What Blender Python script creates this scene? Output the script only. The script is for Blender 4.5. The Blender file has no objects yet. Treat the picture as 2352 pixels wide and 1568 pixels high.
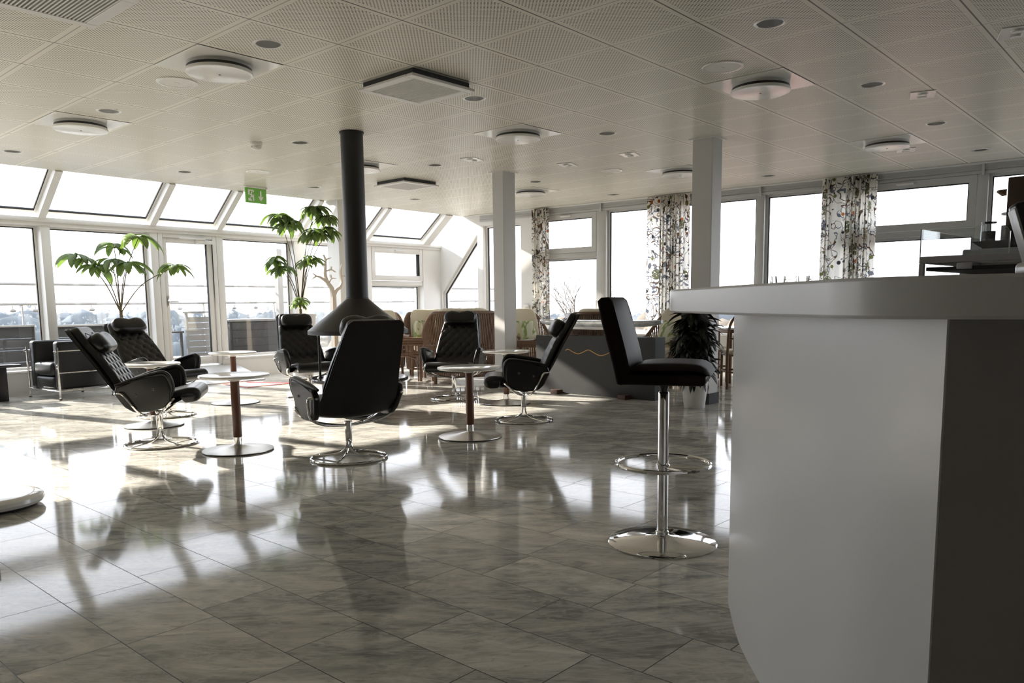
import bpy, bmesh, math, random
from mathutils import Vector, Matrix, noise
PI = math.pi
sc = bpy.context.scene
col = sc.collection
random.seed(7)
CE = 2.636

# ------------------------------------------------------------------ materials
class NT:
    def __init__(s, name):
        s.m = bpy.data.materials.new(name); s.m.use_nodes = True
        s.t = s.m.node_tree; s.t.nodes.clear()
        s.out = s.t.nodes.new('ShaderNodeOutputMaterial')
    def n(s, typ, **kw):
        nd = s.t.nodes.new(typ)
        for k, v in kw.items(): setattr(nd, k, v)
        return nd
    def l(s, a, b): s.t.links.new(a, b)
    def put(s, sock, v):
        if isinstance(v, bpy.types.NodeSocket): s.l(v, sock)
        else: sock.default_value = v
    def M(s, op, a, b=0.0, c=None, clamp=False):
        nd = s.n('ShaderNodeMath', operation=op); nd.use_clamp = clamp
        s.put(nd.inputs[0], a); s.put(nd.inputs[1], b)
        if c is not None: s.put(nd.inputs[2], c)
        return nd.outputs[0]
    def mix(s, f, a, b):
        nd = s.n('ShaderNodeMix', data_type='RGBA')
        s.put(nd.inputs[0], f)
        for k, v in ((6, a), (7, b)):
            s.put(nd.inputs[k], v if isinstance(v, bpy.types.NodeSocket) else (*v, 1))
        return nd.outputs[2]
    def obj(s): return s.n('ShaderNodeTexCoord').outputs['Object']
    def noise(s, vec, scale, det=3, rough=.5, dist=0.0):
        nd = s.n('ShaderNodeTexNoise'); s.l(vec, nd.inputs['Vector'])
        nd.inputs['Scale'].default_value = scale; nd.inputs['Detail'].default_value = det
        nd.inputs['Roughness'].default_value = rough; nd.inputs['Distortion'].default_value = dist
        return nd.outputs[0]
    def xyz(s, vec):
        nd = s.n('ShaderNodeSeparateXYZ'); s.l(vec, nd.inputs[0]); return nd.outputs
    def vec(s, x, y, z=0.0):
        nd = s.n('ShaderNodeCombineXYZ')
        s.put(nd.inputs[0], x); s.put(nd.inputs[1], y); s.put(nd.inputs[2], z); return nd.outputs[0]
    def ramp(s, f, stops):
        nd = s.n('ShaderNodeValToRGB'); s.l(f, nd.inputs[0]); e = nd.color_ramp.elements
        e[0].position, e[0].color = stops[0][0], (*stops[0][1], 1)
        e[1].position, e[1].color = stops[-1][0], (*stops[-1][1], 1)
        for p, c in stops[1:-1]:
            x = e.new(p); x.color = (*c, 1)
        return nd.outputs[0]
    def bsdf(s, color, rough=.5, metal=0.0, **kw):
        b = s.n('ShaderNodeBsdfPrincipled')
        s.put(b.inputs['Base Color'], color if isinstance(color, bpy.types.NodeSocket) else (*color, 1))
        s.put(b.inputs['Roughness'], rough); s.put(b.inputs['Metallic'], metal)
        for k, v in kw.items(): s.put(b.inputs[k.replace('_', ' ')], v)
        s.l(b.outputs[0], s.out.inputs[0]); return b
    def bump(s, b, h, strength=.3, dist=.01):
        nd = s.n('ShaderNodeBump'); nd.inputs['Strength'].default_value = strength
        nd.inputs['Distance'].default_value = dist
        s.l(h, nd.inputs['Height']); s.l(nd.outputs[0], b.inputs['Normal'])

def plain(name, c, rough=.5, metal=0.0, var=.12, scale=6.0, bump=0.0, bscale=60.0, **kw):
    """a procedural surface: the colour with a slight noise variation and optional grain"""
    t = NT(name); o = t.obj()
    f = t.noise(o, scale, 4)
    lo = tuple(x * (1 - var) for x in c); hi = tuple(min(1, x * (1 + var)) for x in c)
    b = t.bsdf(t.mix(f, lo, hi), rough, metal, **kw)
    if bump: t.bump(b, t.noise(o, bscale, 3), bump, .004)
    return t.m

M = {}
M['white'] = plain('white_paint', (.70, .69, .665), .35, var=.03)
M['shaded_frame'] = plain('white_paint_in_shade', (.50, .50, .485), .35, var=.03)  # white window paint with its backlit shade put into the colour
M['post_white'] = plain('pillar_white_in_shade', (.56, .55, .53), .5, var=.03)  # white pillars greyed to carry the shade of their backlit faces
M['laminate'] = plain('white_laminate', (.78, .77, .73), .12, var=.02)
M['alu'] = plain('brushed_metal', (.55, .53, .50), .28, .9, var=.08, scale=20)
M['chrome'] = plain('chrome', (.80, .79, .78), .06, 1.0, var=.02)
M['blk_leather'] = plain('black_leather', (.006, .006, .006), .33, var=.25, bump=.15, bscale=140, Specular_IOR_Level=.42)
M['brn_leather'] = plain('dark_brown_leather', (.014, .009, .007), .5, var=.2, bump=.1, bscale=150, Specular_IOR_Level=.06)
M['rivet'] = plain('dull_rivet', (.10, .10, .10), .4, .5)
M['blk_metal'] = plain('black_metal', (.012, .012, .012), .42, var=.2)
M['blk_gloss'] = plain('black_gloss', (.015, .015, .016), .1, var=.1)
M['blk_rubber'] = plain('black_rubber', (.01, .01, .01), .8, var=.1)
M['counter'] = plain('white_solid_surface', (.84, .845, .85), .3, var=.015, scale=2)
M['counter_dark'] = plain('counter_grey_and_shade', (.42, .41, .40), .55, var=.04)  # grey cabinets, and the bar return with shade in its colour
M['cream'] = plain('cream_canvas', (.74, .68, .55), .85, var=.05, bump=.2, bscale=90)
M['soil'] = plain('soil', (.05, .035, .025), .9, var=.3)
M['pot'] = plain('white_pot', (.75, .74, .72), .3, var=.03)
M['stem'] = plain('plant_stem', (.13, .10, .05), .7, var=.25)
M['bark'] = plain('pale_bark', (.32, .24, .16), .8, var=.25)
M['grille'] = plain('air_grille', (.70, .69, .65), .45, var=.03)
M['reflector'] = plain('lamp_reflector', (.66, .65, .62), .3, .25, var=.05, scale=3)
M['green_sign'] = plain('exit_green', (.20, .52, .09), .4, var=.04)
M['sign_white'] = plain('sign_white', (.9, .9, .88), .4, var=.02)
M['coat_wood'] = plain('pale_birch', (.58, .50, .40), .5, var=.08)
M['red'] = plain('red_mat', (.6, .012, .02), .7, var=.1)
M['matgrey'] = plain('pale_mat', (.45, .43, .36), .7, var=.1)
M['ramp'] = plain('light_checker_plate', (.62, .61, .59), .35, .3, var=.05, bump=.6, bscale=30)
M['dark_wood'] = plain('dark_brown_wood', (.05, .025, .012), .5, var=.3)
M['wedge'] = plain('brown_block_wood', (.07, .03, .018), .6, var=.3)
M['gold'] = plain('inlaid_brass', (.45, .27, .10), .35, .8, var=.1)
M['screen'] = plain('dark_screen', (.006, .006, .007), .15, var=.1)
M['silver_plastic'] = plain('silver_plastic', (.50, .50, .50), .3, .3, var=.04)
M['beans'] = plain('coffee_beans', (.02, .012, .008), .5, var=.4, scale=120, bump=.8, bscale=90)
M['terrace'] = plain('terrace_deck', (.20, .19, .17), .7, var=.15)
M['boards'] = plain('charcoal_boards', (.02, .02, .02), .6, var=.2)
M['steel'] = plain('railing_steel', (.24, .23, .215), .5, .1, var=.1)
M['fence'] = plain('grey_slat', (.13, .13, .125), .5, var=.1)
M['hillside'] = plain('hazy_ground', (.17, .165, .15), .95, var=.2, scale=.02)
M['shrub'] = plain('winter_brush', (.13, .105, .08), .95, var=.25, scale=.8)
M['redbrush'] = plain('red_winter_hedge', (.20, .13, .11), .95, var=.35, scale=1.5)
M['bldg'] = plain('pale_render', (.22, .22, .225), .9, var=.05, scale=.3)
M['bldg_dark'] = plain('building_glass', (.12, .13, .15), .3, var=.05)
M['twig'] = plain('bare_twigs', (.13, .11, .09), .9, var=.2)
M['backwall'] = plain('back_wall_paint', (.5, .48, .45), .7, var=.05)

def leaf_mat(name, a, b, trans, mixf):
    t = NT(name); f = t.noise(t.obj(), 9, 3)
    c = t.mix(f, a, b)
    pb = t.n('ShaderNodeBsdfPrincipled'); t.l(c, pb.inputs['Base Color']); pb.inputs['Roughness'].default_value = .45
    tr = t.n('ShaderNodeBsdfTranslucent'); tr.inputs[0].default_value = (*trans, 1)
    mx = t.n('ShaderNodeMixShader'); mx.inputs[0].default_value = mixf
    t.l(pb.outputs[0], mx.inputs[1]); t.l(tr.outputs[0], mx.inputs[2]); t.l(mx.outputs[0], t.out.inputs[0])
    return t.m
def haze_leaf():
    t = NT('hazy_trees'); c = t.mix(t.noise(t.obj(), .05, 3), (.22, .24, .26), (.29, .305, .32))  # aerial haze is put into the pale grey-blue tree colour
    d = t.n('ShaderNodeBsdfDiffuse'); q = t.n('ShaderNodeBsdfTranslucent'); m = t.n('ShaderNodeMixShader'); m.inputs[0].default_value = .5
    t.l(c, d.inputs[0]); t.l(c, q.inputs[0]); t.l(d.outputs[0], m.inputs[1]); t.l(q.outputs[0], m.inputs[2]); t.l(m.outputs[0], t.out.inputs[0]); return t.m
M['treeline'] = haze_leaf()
M['leaf'] = leaf_mat('green_leaf', (.13, .18, .085), (.23, .29, .15), (.45, .58, .22), .58)
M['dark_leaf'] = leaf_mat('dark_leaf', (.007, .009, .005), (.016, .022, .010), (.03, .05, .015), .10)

def rattan(name, a, b):
    t = NT(name); o = t.obj(); f = t.noise(o, 45, 3)
    b_ = t.bsdf(t.mix(f, a, b), .4); t.bump(b_, t.noise(o, 160, 2), .2, .003); return t.m
M['rattan'] = rattan('rattan_cane', (.10, .055, .035), (.26, .155, .10))
M['rattan_dark'] = rattan('dark_rattan_cane', (.09, .04, .018), (.2, .10, .05))

def wood(name, a, b):
    t = NT(name); x, y, z = t.xyz(t.obj())
    f = t.noise(t.vec(t.M('MULTIPLY', x, 40), t.M('MULTIPLY', y, 40), t.M('MULTIPLY', z, 3)), 1.0, 4, .6, .6)
    t.bsdf(t.mix(f, a, b), .35); return t.m
M['mahogany'] = wood('red_brown_wood', (.085, .034, .018), (.17, .075, .042))

def stripes(name):
    t = NT(name); x, y, z = t.xyz(t.obj())
    f = t.M('GREATER_THAN', t.M('FRACT', t.M('MULTIPLY', t.M('ADD', y, t.M('MULTIPLY', z, .6)), 26)), .88)
    t.bsdf(t.mix(f, (.74, .68, .55), (.60, .53, .42)), .85); return t.m
M['cream_stripe'] = stripes('quilted_cream_canvas')

def pillow():
    t = NT('green_leaf_print'); o = t.obj()
    x, y, z = t.xyz(o); f = t.noise(t.vec(x, t.M('ADD', t.M('MULTIPLY', y, .8), t.M('MULTIPLY', z, -.7)), t.M('MULTIPLY', t.M('ADD', y, z), .28)), 9, 1.5, .4, .8)
    c = t.ramp(f, [(.0, (.46, .46, .32)), (.47, (.50, .50, .36)), (.53, (.17, .23, .05)), (.60, (.20, .27, .07)), (.64, (.45, .46, .31)), (1, (.45, .45, .3))])
    t.bsdf(c, .8); return t.m
M['pillow'] = pillow()

def glass(name, tint=(.98, .98, .985), k=.75, base=.035):
    """clear sheet: lets light through, mirrors a little and more at grazing angles"""
    t = NT(name)
    lw = t.n('ShaderNodeLayerWeight'); lw.inputs[0].default_value = .5
    f = t.M('ADD', t.M('MULTIPLY', t.M('POWER', lw.outputs['Facing'], 5.0), k), base, clamp=True)
    tr = t.n('ShaderNodeBsdfTransparent'); tr.inputs[0].default_value = (*tint, 1)
    gl = t.n('ShaderNodeBsdfGlossy'); gl.inputs['Roughness'].default_value = .0
    mx = t.n('ShaderNodeMixShader'); t.l(f, mx.inputs[0]); t.l(tr.outputs[0], mx.inputs[1]); t.l(gl.outputs[0], mx.inputs[2])
    t.l(mx.outputs[0], t.out.inputs[0]); return t.m
M['glass'] = glass('window_glass')
M['case_glass'] = glass('display_glass', (.93, .95, .95), .8, .06)
def realglass():
    t = NT('tumbler_glass'); b = t.n('ShaderNodeBsdfGlass'); b.inputs['Roughness'].default_value = .0; b.inputs['IOR'].default_value = 1.45
    t.noise(t.obj(), 5); t.l(b.outputs[0], t.out.inputs[0]); return t.m
M['tumbler'] = realglass()

def floor_mat():
    t = NT('polished_stone_tiles'); o = t.obj(); x, y, z = t.xyz(o)
    W, L = .2935, .52
    u = t.M('DIVIDE', t.M('SUBTRACT', x, .938), W); row = t.M('FLOOR', u)
    wn = t.n('ShaderNodeTexWhiteNoise', noise_dimensions='1D'); t.l(row, wn.inputs['W'])
    v = t.M('ADD', t.M('DIVIDE', y, L), t.M('MULTIPLY', wn.outputs[0], 7.3)); k = t.M('FLOOR', v)
    wt = t.n('ShaderNodeTexWhiteNoise', noise_dimensions='2D'); t.l(t.vec(row, k), wt.inputs['Vector'])
    fu = t.M('FRACT', u); fv = t.M('FRACT', v)
    du = t.M('MULTIPLY', t.M('MINIMUM', fu, t.M('SUBTRACT', 1.0, fu)), W)
    dv = t.M('MULTIPLY', t.M('MINIMUM', fv, t.M('SUBTRACT', 1.0, fv)), L)
    joint = t.M('LESS_THAN', t.M('MINIMUM', du, dv), .0016)
    # veins run across the tiles; each tile is cut from another place of the stone
    a = t.M('ADD', t.M('MULTIPLY', x, .666), t.M('MULTIPLY', y, -.746))
    b = t.M('ADD', t.M('MULTIPLY', x, .746), t.M('MULTIPLY', y, .666))
    off = t.M('MULTIPLY', wt.outputs[0], 9.0)
    vv = t.vec(t.M('ADD', t.M('MULTIPLY', a, 1.0), off), t.M('ADD', t.M('MULTIPLY', b, 3.2), t.M('MULTIPLY', off, 1.7)), off)
    n1 = t.noise(vv, 1.7, 10, .64, 1.6)
    n2 = t.noise(vv, 13.0, 8, .68, 1.0)
    n3 = t.noise(vv, 3.2, 8, .6, 2.2)
    c = t.ramp(n1, [(.28, (.15, .15, .14)), (.42, (.25, .246, .225)), (.50, (.345, .335, .30)), (.58, (.44, .42, .37)), (.70, (.60, .57, .50))])
    vein = t.M('SUBTRACT', 1.0, t.M('MULTIPLY', t.M('ABSOLUTE', t.M('SUBTRACT', n3, .5)), 16.0), clamp=True)
    c = t.mix(t.M('MULTIPLY', vein, .5), c, (.53, .51, .48))
    dark = t.M('MULTIPLY', t.M('SUBTRACT', n2, .54, clamp=True), 6.0, clamp=True)
    c = t.mix(t.M('MULTIPLY', dark, .55), c, (.09, .09, .08))
    lite = t.M('MULTIPLY', t.M('SUBTRACT', .44, n2, clamp=True), 5.0, clamp=True)
    c = t.mix(t.M('MULTIPLY', lite, .35), c, (.48, .46, .43))
    tb = t.M('ADD', t.M('MULTIPLY', wt.outputs[0], .42), 1.22)
    hs = t.n('ShaderNodeHueSaturation'); t.l(c, hs.inputs['Color']); t.l(tb, hs.inputs['Value'])
    c = t.mix(joint, hs.outputs[0], (.035, .032, .028))
    r = t.M('ADD', t.M('MULTIPLY', t.noise(o, 3.0, 4), .06), t.M('MULTIPLY', joint, .4))
    r = t.M('ADD', r, .042)
    bs = t.bsdf(c, r); bs.inputs['IOR'].default_value = 1.25
    t.bump(bs, t.M('ADD', t.M('MULTIPLY', joint, -1.0), t.M('MULTIPLY', n2, .05)), .15, .002)
    return t.m
M['floor'] = floor_mat()

def ceil_mat():
    t = NT('perforated_ceiling_tiles'); x, y, z = t.xyz(t.obj())
    T = .6
    fx = t.M('MULTIPLY', t.M('FRACT', t.M('DIVIDE', t.M('SUBTRACT', x, 3.689), T)), T)
    fy = t.M('MULTIPLY', t.M('FRACT', t.M('DIVIDE', t.M('SUBTRACT', y, 3.566), T)), T)
    ex = t.M('MINIMUM', fx, t.M('SUBTRACT', T, fx)); ey = t.M('MINIMUM', fy, t.M('SUBTRACT', T, fy))
    P = .026
    def lat(ox):
        gx = t.M('SUBTRACT', t.M('FRACT', t.M('ADD', t.M('DIVIDE', fx, P), ox)), .5)
        gy = t.M('SUBTRACT', t.M('FRACT', t.M('ADD', t.M('DIVIDE', fy, P), ox)), .5)
        return t.M('ADD', t.M('MULTIPLY', gx, gx), t.M('MULTIPLY', gy, gy))
    d2 = t.M('MINIMUM', lat(0.0), lat(.5))
    dot = t.M('LESS_THAN', d2, .175 ** 2)
    inside = t.M('MULTIPLY', t.M('GREATER_THAN', ex, .034), t.M('GREATER_THAN', ey, .034))
    dot = t.M('MULTIPLY', dot, inside)
    g1 = t.M('LESS_THAN', ey, .0048); g2 = t.M('LESS_THAN', ex, .0035)
    groove = t.M('MAXIMUM', g1, g2)
    c = t.mix(dot, (.75, .72, .63), (.012, .011, .009))
    c = t.mix(g2, c, (.34, .31, .27)); c = t.mix(g1, c, (.075, .065, .055))
    b = t.bsdf(c, .32); b.inputs['Specular IOR Level'].default_value = .22
    t.bump(b, t.M('MULTIPLY', t.M('MAXIMUM', groove, dot), -1.0), .4, .004)
    return t.m
M['ceiling'] = ceil_mat()

def fabric():
    t = NT('printed_curtain_fabric'); uv = t.n('ShaderNodeTexCoord').outputs['UV']
    def dots(scale, r, thr):
        v = t.n('ShaderNodeTexVoronoi', feature='F1'); t.l(uv, v.inputs['Vector']); v.inputs['Scale'].default_value = scale
        rnd = t.xyz(v.outputs['Color'])
        return t.M('MULTIPLY', t.M('LESS_THAN', v.outputs['Distance'], r), t.M('GREATER_THAN', rnd[0], thr)), rnd
    base = (.86, .84, .78)
    # winding branches
    w = t.noise(uv, 4.0, 1.5, .5, 1.3)
    br = t.M('LESS_THAN', t.M('ABSOLUTE', t.M('SUBTRACT', w, .5)), .016)
    w2 = t.noise(uv, 6.0, 1.0, .5, 1.6)
    bl = t.M('LESS_THAN', t.M('ABSOLUTE', t.M('SUBTRACT', w2, .58)), .026)
    c = t.mix(br, base, (.13, .08, .05))
    c = t.mix(bl, c, (.17, .18, .205))
    d, rnd = dots(10, .27, .5)
    c = t.mix(d, c, t.ramp(rnd[1], [(0, (.04, .04, .04)), (.3, (.05, .05, .06)), (.35, (.42, .13, .05)), (.6, (.45, .15, .06)), (.65, (.13, .14, .05)), (1, (.20, .22, .08))]))
    big, rn2 = dots(4.2, .33, .45)
    txt = t.noise(uv, 38, 2)
    bc = t.ramp(rn2[1], [(0, (.13, .13, .07)), (.4, (.18, .19, .11)), (.45, (.12, .13, .16)), (.75, (.15, .165, .20)), (.8, (.34, .26, .17)), (1, (.48, .45, .36))])
    c = t.mix(t.M('MULTIPLY', big, t.M('GREATER_THAN', txt, .42)), c, bc)
    df = t.n('ShaderNodeBsdfDiffuse'); t.l(c, df.inputs[0])
    tr = t.n('ShaderNodeBsdfTranslucent'); t.l(c, tr.inputs[0])
    mx = t.n('ShaderNodeMixShader'); mx.inputs[0].default_value = .62
    t.l(df.outputs[0], mx.inputs[1]); t.l(tr.outputs[0], mx.inputs[2]); t.l(mx.outputs[0], t.out.inputs[0])
    return t.m
M['fabric'] = fabric()

def slab_mat():
    t = NT('grey_stone'); o = t.obj()
    f = t.noise(o, 3, 8, .65); g = t.noise(o, 90, 3)
    c = t.mix(f, (.018, .0185, .019), (.031, .032, .032)); c = t.mix(t.M('MULTIPLY', g, .25), c, (.042, .042, .042))
    b = t.bsdf(c, .7); t.bump(b, g, .2, .002); return t.m
M['slab'] = slab_mat()
def ice():
    t = NT('silvery_weathered_finish'); f = t.noise(t.obj(), 9, 6, .6, .5)
    t.bsdf(t.ramp(f, [(.3, (.38, .40, .42)), (.5, (.68, .72, .76)), (.75, (.9, .92, .93))]), .15, .25); return t.m
M['silver'] = ice()

# ------------------------------------------------------------------ mesh tools
class MB:
    def __init__(s): s.bm = bmesh.new()
    def add(s, verts, faces):
        vs = [s.bm.verts.new(v) for v in verts]
        for f in faces:
            try: s.bm.faces.new([vs[i] for i in f])
            except ValueError: pass
        return s
    def box(s, x0, x1, y0, y1, z0, z1, bev=0.0, seg=2):
        b = bmesh.new(); bmesh.ops.create_cube(b, size=1)
        for v in b.verts:
            v.co = Vector(((x0 + x1) / 2 + v.co.x * (x1 - x0), (y0 + y1) / 2 + v.co.y * (y1 - y0), (z0 + z1) / 2 + v.co.z * (z1 - z0)))
        if bev: bmesh.ops.bevel(b, geom=list(b.edges), offset=bev, segments=seg, affect='EDGES', profile=.5)
        return s.join(b)
    def join(s, b, mat=None):
        b.verts.ensure_lookup_table(); b.verts.index_update()
        vs = [s.bm.verts.new(mat @ v.co if mat else v.co) for v in b.verts]
        for f in b.faces:
            try: s.bm.faces.new([vs[v.index] for v in f.verts])
            except ValueError: pass
        b.free(); return s
    def xf(s, mat):
        for v in s.bm.verts: v.co = mat @ v.co
        return s
    def loft(s, rings, closed=True, caps=True):
        n = len(rings[0]); vs = [[s.bm.verts.new(p) for p in r] for r in rings]
        for a, b in zip(vs, vs[1:]):
            for i in range(n if closed else n - 1):
                j = (i + 1) % n
                try: s.bm.faces.new((a[i], a[j], b[j], b[i]))
                except ValueError: pass
        if caps and closed:
            for r in (list(reversed(vs[0])), vs[-1]):
                try: s.bm.faces.new(r)
                except ValueError: pass
        return s
    def lathe(s, prof, n=32, cx=0, cy=0):
        rings = [[(cx + r * math.cos(2 * PI * i / n), cy + r * math.sin(2 * PI * i / n), z) for i in range(n)] for r, z in prof]
        return s.loft(rings)
    def tube(s, pts, r, n=8, closed=False, caps=True):
        P = [Vector(p) for p in pts]; m = len(P); rings = []; prev = None
        R = r if isinstance(r, (list, tuple)) else [r] * m
        for i, p in enumerate(P):
            if closed: t = (P[(i + 1) % m] - P[i - 1])
            else: t = P[min(i + 1, m - 1)] - P[max(i - 1, 0)]
            t.normalize()
            if prev is None:
                u = t.orthogonal().normalized()
            else:
                u = prev - t * prev.dot(t)
                u = u.normalized() if u.length > 1e-6 else t.orthogonal().normalized()
            prev = u; w = t.cross(u)
            rings.append([p + (u * math.cos(2 * PI * k / n) + w * math.sin(2 * PI * k / n)) * R[i] for k in range(n)])
        if closed: rings.append(rings[0])
        return s.loft(rings, caps=caps and not closed)
    def prism(s, poly, a, b, axis='z'):
        def P(p, h):
            return {'z': (p[0], p[1], h), 'y': (p[0], h, p[1]), 'x': (h, p[0], p[1])}[axis]
        n = len(poly); vs = [P(p, a) for p in poly] + [P(p, b) for p in poly]
        fs = [tuple(range(n))[::-1], tuple(range(n, 2 * n))] + [(i, (i + 1) % n, n + (i + 1) % n, n + i) for i in range(n)]
        return s.add(vs, fs)
    def sell(s, c, r, e=.5, n=14, m=24, fn=None):
        """superellipsoid; fn reshapes a unit point"""
        def pw(v, q): return math.copysign(abs(v) ** q, v)
        rings = []
        for i in range(n + 1):
            a = -PI / 2 + PI * i / n; a = max(-PI / 2 + .03, min(PI / 2 - .03, a)); ring = []
            for k in range(m):
                b = 2 * PI * k / m
                p = Vector((pw(math.cos(a), e) * pw(math.cos(b), e), pw(math.cos(a), e) * pw(math.sin(b), e), pw(math.sin(a), e)))
                if fn: p = fn(p)
                ring.append((c[0] + p.x * r[0], c[1] + p.y * r[1], c[2] + p.z * r[2]))
            rings.append(ring)
        return s.loft(rings)
    def build(s, name, mat, parent=None, smooth=35, bevel=0.0, sub=0, loc=None, rz=None):
        bmesh.ops.remove_doubles(s.bm, verts=s.bm.verts, dist=1e-5)
        bmesh.ops.recalc_face_normals(s.bm, faces=s.bm.faces)
        me = bpy.data.meshes.new(name); s.bm.to_mesh(me); s.bm.free()
        me.materials.append(M[mat] if isinstance(mat, str) else mat)
        if smooth:
            me.polygons.foreach_set('use_smooth', [True] * len(me.polygons))
            me.set_sharp_from_angle(angle=math.radians(smooth))
        o = bpy.data.objects.new(name, me); col.objects.link(o)
        if parent: o.parent = parent
        if loc: o.location = loc
        if rz is not None: o.rotation_euler.z = rz
        if bevel:
            b = o.modifiers.new('bevel', 'BEVEL'); b.width = bevel; b.segments = 2; b.limit_method = 'ANGLE'
        if sub:
            b = o.modifiers.new('sub', 'SUBSURF'); b.levels = sub; b.render_levels = sub
        return o

def tag(o, label=None, cat=None, group=None, kind=None):
    if label: o['label'] = label
    if cat: o['category'] = cat
    if group: o['group'] = group
    if kind: o['kind'] = kind
    return o
def thing(name, label, cat, loc=(0, 0, 0), rz=0.0, group=None, kind=None):
    o = bpy.data.objects.new(name, None); col.objects.link(o); o.empty_display_size = .1
    o.location = loc; o.rotation_euler.z = rz
    return tag(o, label, cat, group, kind)
def children(o): return [c for c in bpy.data.objects if c.parent is o]
def copy_tree(o, parent=None):
    c = o.copy(); col.objects.link(c)
    if parent: c.parent = parent
    for ch in children(o): copy_tree(ch, c)
    return c
def again(src, first, loc, rz, label, group=None):
    o = src if first else copy_tree(src)
    o.location = loc; o.rotation_euler.z = rz; o['label'] = label
    if group: o['group'] = group
    return o
def arc(c, r, a0, a1, n, z=0.0):
    return [(c[0] + r * math.cos(a0 + (a1 - a0) * i / n), c[1] + r * math.sin(a0 + (a1 - a0) * i / n), z) for i in range(n + 1)]
def smoothpts(pts, n=6):
    """Catmull-Rom through the points"""
    P = [Vector(p) for p in pts]; out = []
    for i in range(len(P) - 1):
        a, b, c, d = P[max(i - 1, 0)], P[i], P[i + 1], P[min(i + 2, len(P) - 1)]
        for k in range(n):
            t = k / n
            out.append(.5 * (2 * b + (c - a) * t + (2 * a - 5 * b + 4 * c - d) * t * t + (3 * b - a - 3 * c + d) * t ** 3))
    return out + [P[-1]]

# ------------------------------------------------------------------ camera
cam_d = bpy.data.cameras.new('camera'); cam = bpy.data.objects.new('camera', cam_d); col.objects.link(cam); sc.camera = cam
cam_d.sensor_fit = 'HORIZONTAL'; cam_d.sensor_width = 36; cam_d.lens = 27.695; cam_d.shift_y = .05735
cam_d.clip_end = 3000; cam_d.clip_start = .05
_r = Vector((.665877, -.745967, -.011868)); _d = Vector((-.098583, -.072208, -.992506)); _f = Vector((.739520, .662057, -.121621))
cam.matrix_world = Matrix(((_r.x, -_d.x, -_f.x, 0), (_r.y, -_d.y, -_f.y, 0), (_r.z, -_d.z, -_f.z, 1.04), (0, 0, 0, 1)))

# ------------------------------------------------------------------ room shell
AL, BE = math.atan(.045), math.atan(.0575)
FO, RO = (0, 10.62, 0), (11.03, 0, 0)       # the glazed front (x along it, y outward) and the window side (y along it, x outward)
def fw(s, o, z=0.0): return (FO[0] + s * math.cos(AL) - o * math.sin(AL), FO[1] + s * math.sin(AL) + o * math.cos(AL), z)
def rw(t, o, z=0.0): return (RO[0] - t * math.sin(BE) + o * math.cos(BE), t * math.cos(BE) + o * math.sin(BE), z)
def FB(mb, name, mat, parent=None, **k): return mb.build(name, mat, parent, loc=None if parent else FO, rz=None if parent else AL, **k)
def RB(mb, name, mat, parent=None, **k): return mb.build(name, mat, parent, loc=None if parent else RO, rz=None if parent else BE, **k)
def struct(o): o['kind'] = 'structure'; return o
EDGE = .62                                   # the flat ceiling stops this far inside the glazed front

fl = struct(MB().prism([(-5, -6), (11.5, -6), rw(11.2, .1)[:2], fw(-5.2, .1)[:2]], -.2, 0).build('floor', 'floor', smooth=0))
def lat(b, a): return (3.689 + .6 * b, 3.566 + .6 * a)      # joints of the ceiling tiles
DOWN = [(-2, 1), (1, -3), (1, 1), (-2, 5), (-2, 9), (1, 5), (1, 9), (4, 1), (4, -3), (7, -3), (10, -3), (4, 5), (4, 9), (7, 5), (10, 1), (7, 9), (10, 5)]
_c = bmesh.new()
def _loop(pts):
    vs = [_c.verts.new((p[0], p[1], CE)) for p in pts]
    return [_c.edges.new((vs[i], vs[(i + 1) % len(vs)])) for i in range(len(vs))]
_outer = [(-5, -6), rw(-6.1, .2)[:2], rw(10.5, .2)[:2], fw(-5.2, -EDGE)[:2]]
_e = _loop(_outer)
for b, a in DOWN:                                              # openings for the recessed lamps
    x, y = lat(b + .5, a + .5)
    _e += _loop([(x + .075 * math.cos(2 * PI * k / 32), y + .075 * math.sin(2 * PI * k / 32)) for k in range(32)])
bmesh.ops.triangle_fill(_c, use_beauty=True, use_dissolve=False, edges=_e, normal=(0, 0, -1))
_cut = [f for f in _c.faces if any((f.calc_center_median().xy - Vector(lat(b + .5, a + .5))).length < .074 for b, a in DOWN)]
bmesh.ops.delete(_c, geom=_cut, context='FACES')
_mb = MB(); _mb.join(_c)
_mb.prism(_outer, CE + .14, CE + .3).prism([_outer[3], _outer[2], (_outer[2][0], _outer[2][1] + .02), (_outer[3][0], _outer[3][1] + .02)], CE + .0005, CE + .14)  # upper slab is an unseen roof added to keep out sky light
ce = struct(_mb.build('ceiling', 'ceiling', smooth=0))
struct(MB().box(-5.2, -5, -6, 11, 0, CE + .2).build('wall_back', 'backwall', smooth=0))
struct(MB().box(-5, 11.6, -6.2, -6, 0, CE + .2).build('wall_near', 'backwall', smooth=0))

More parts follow.
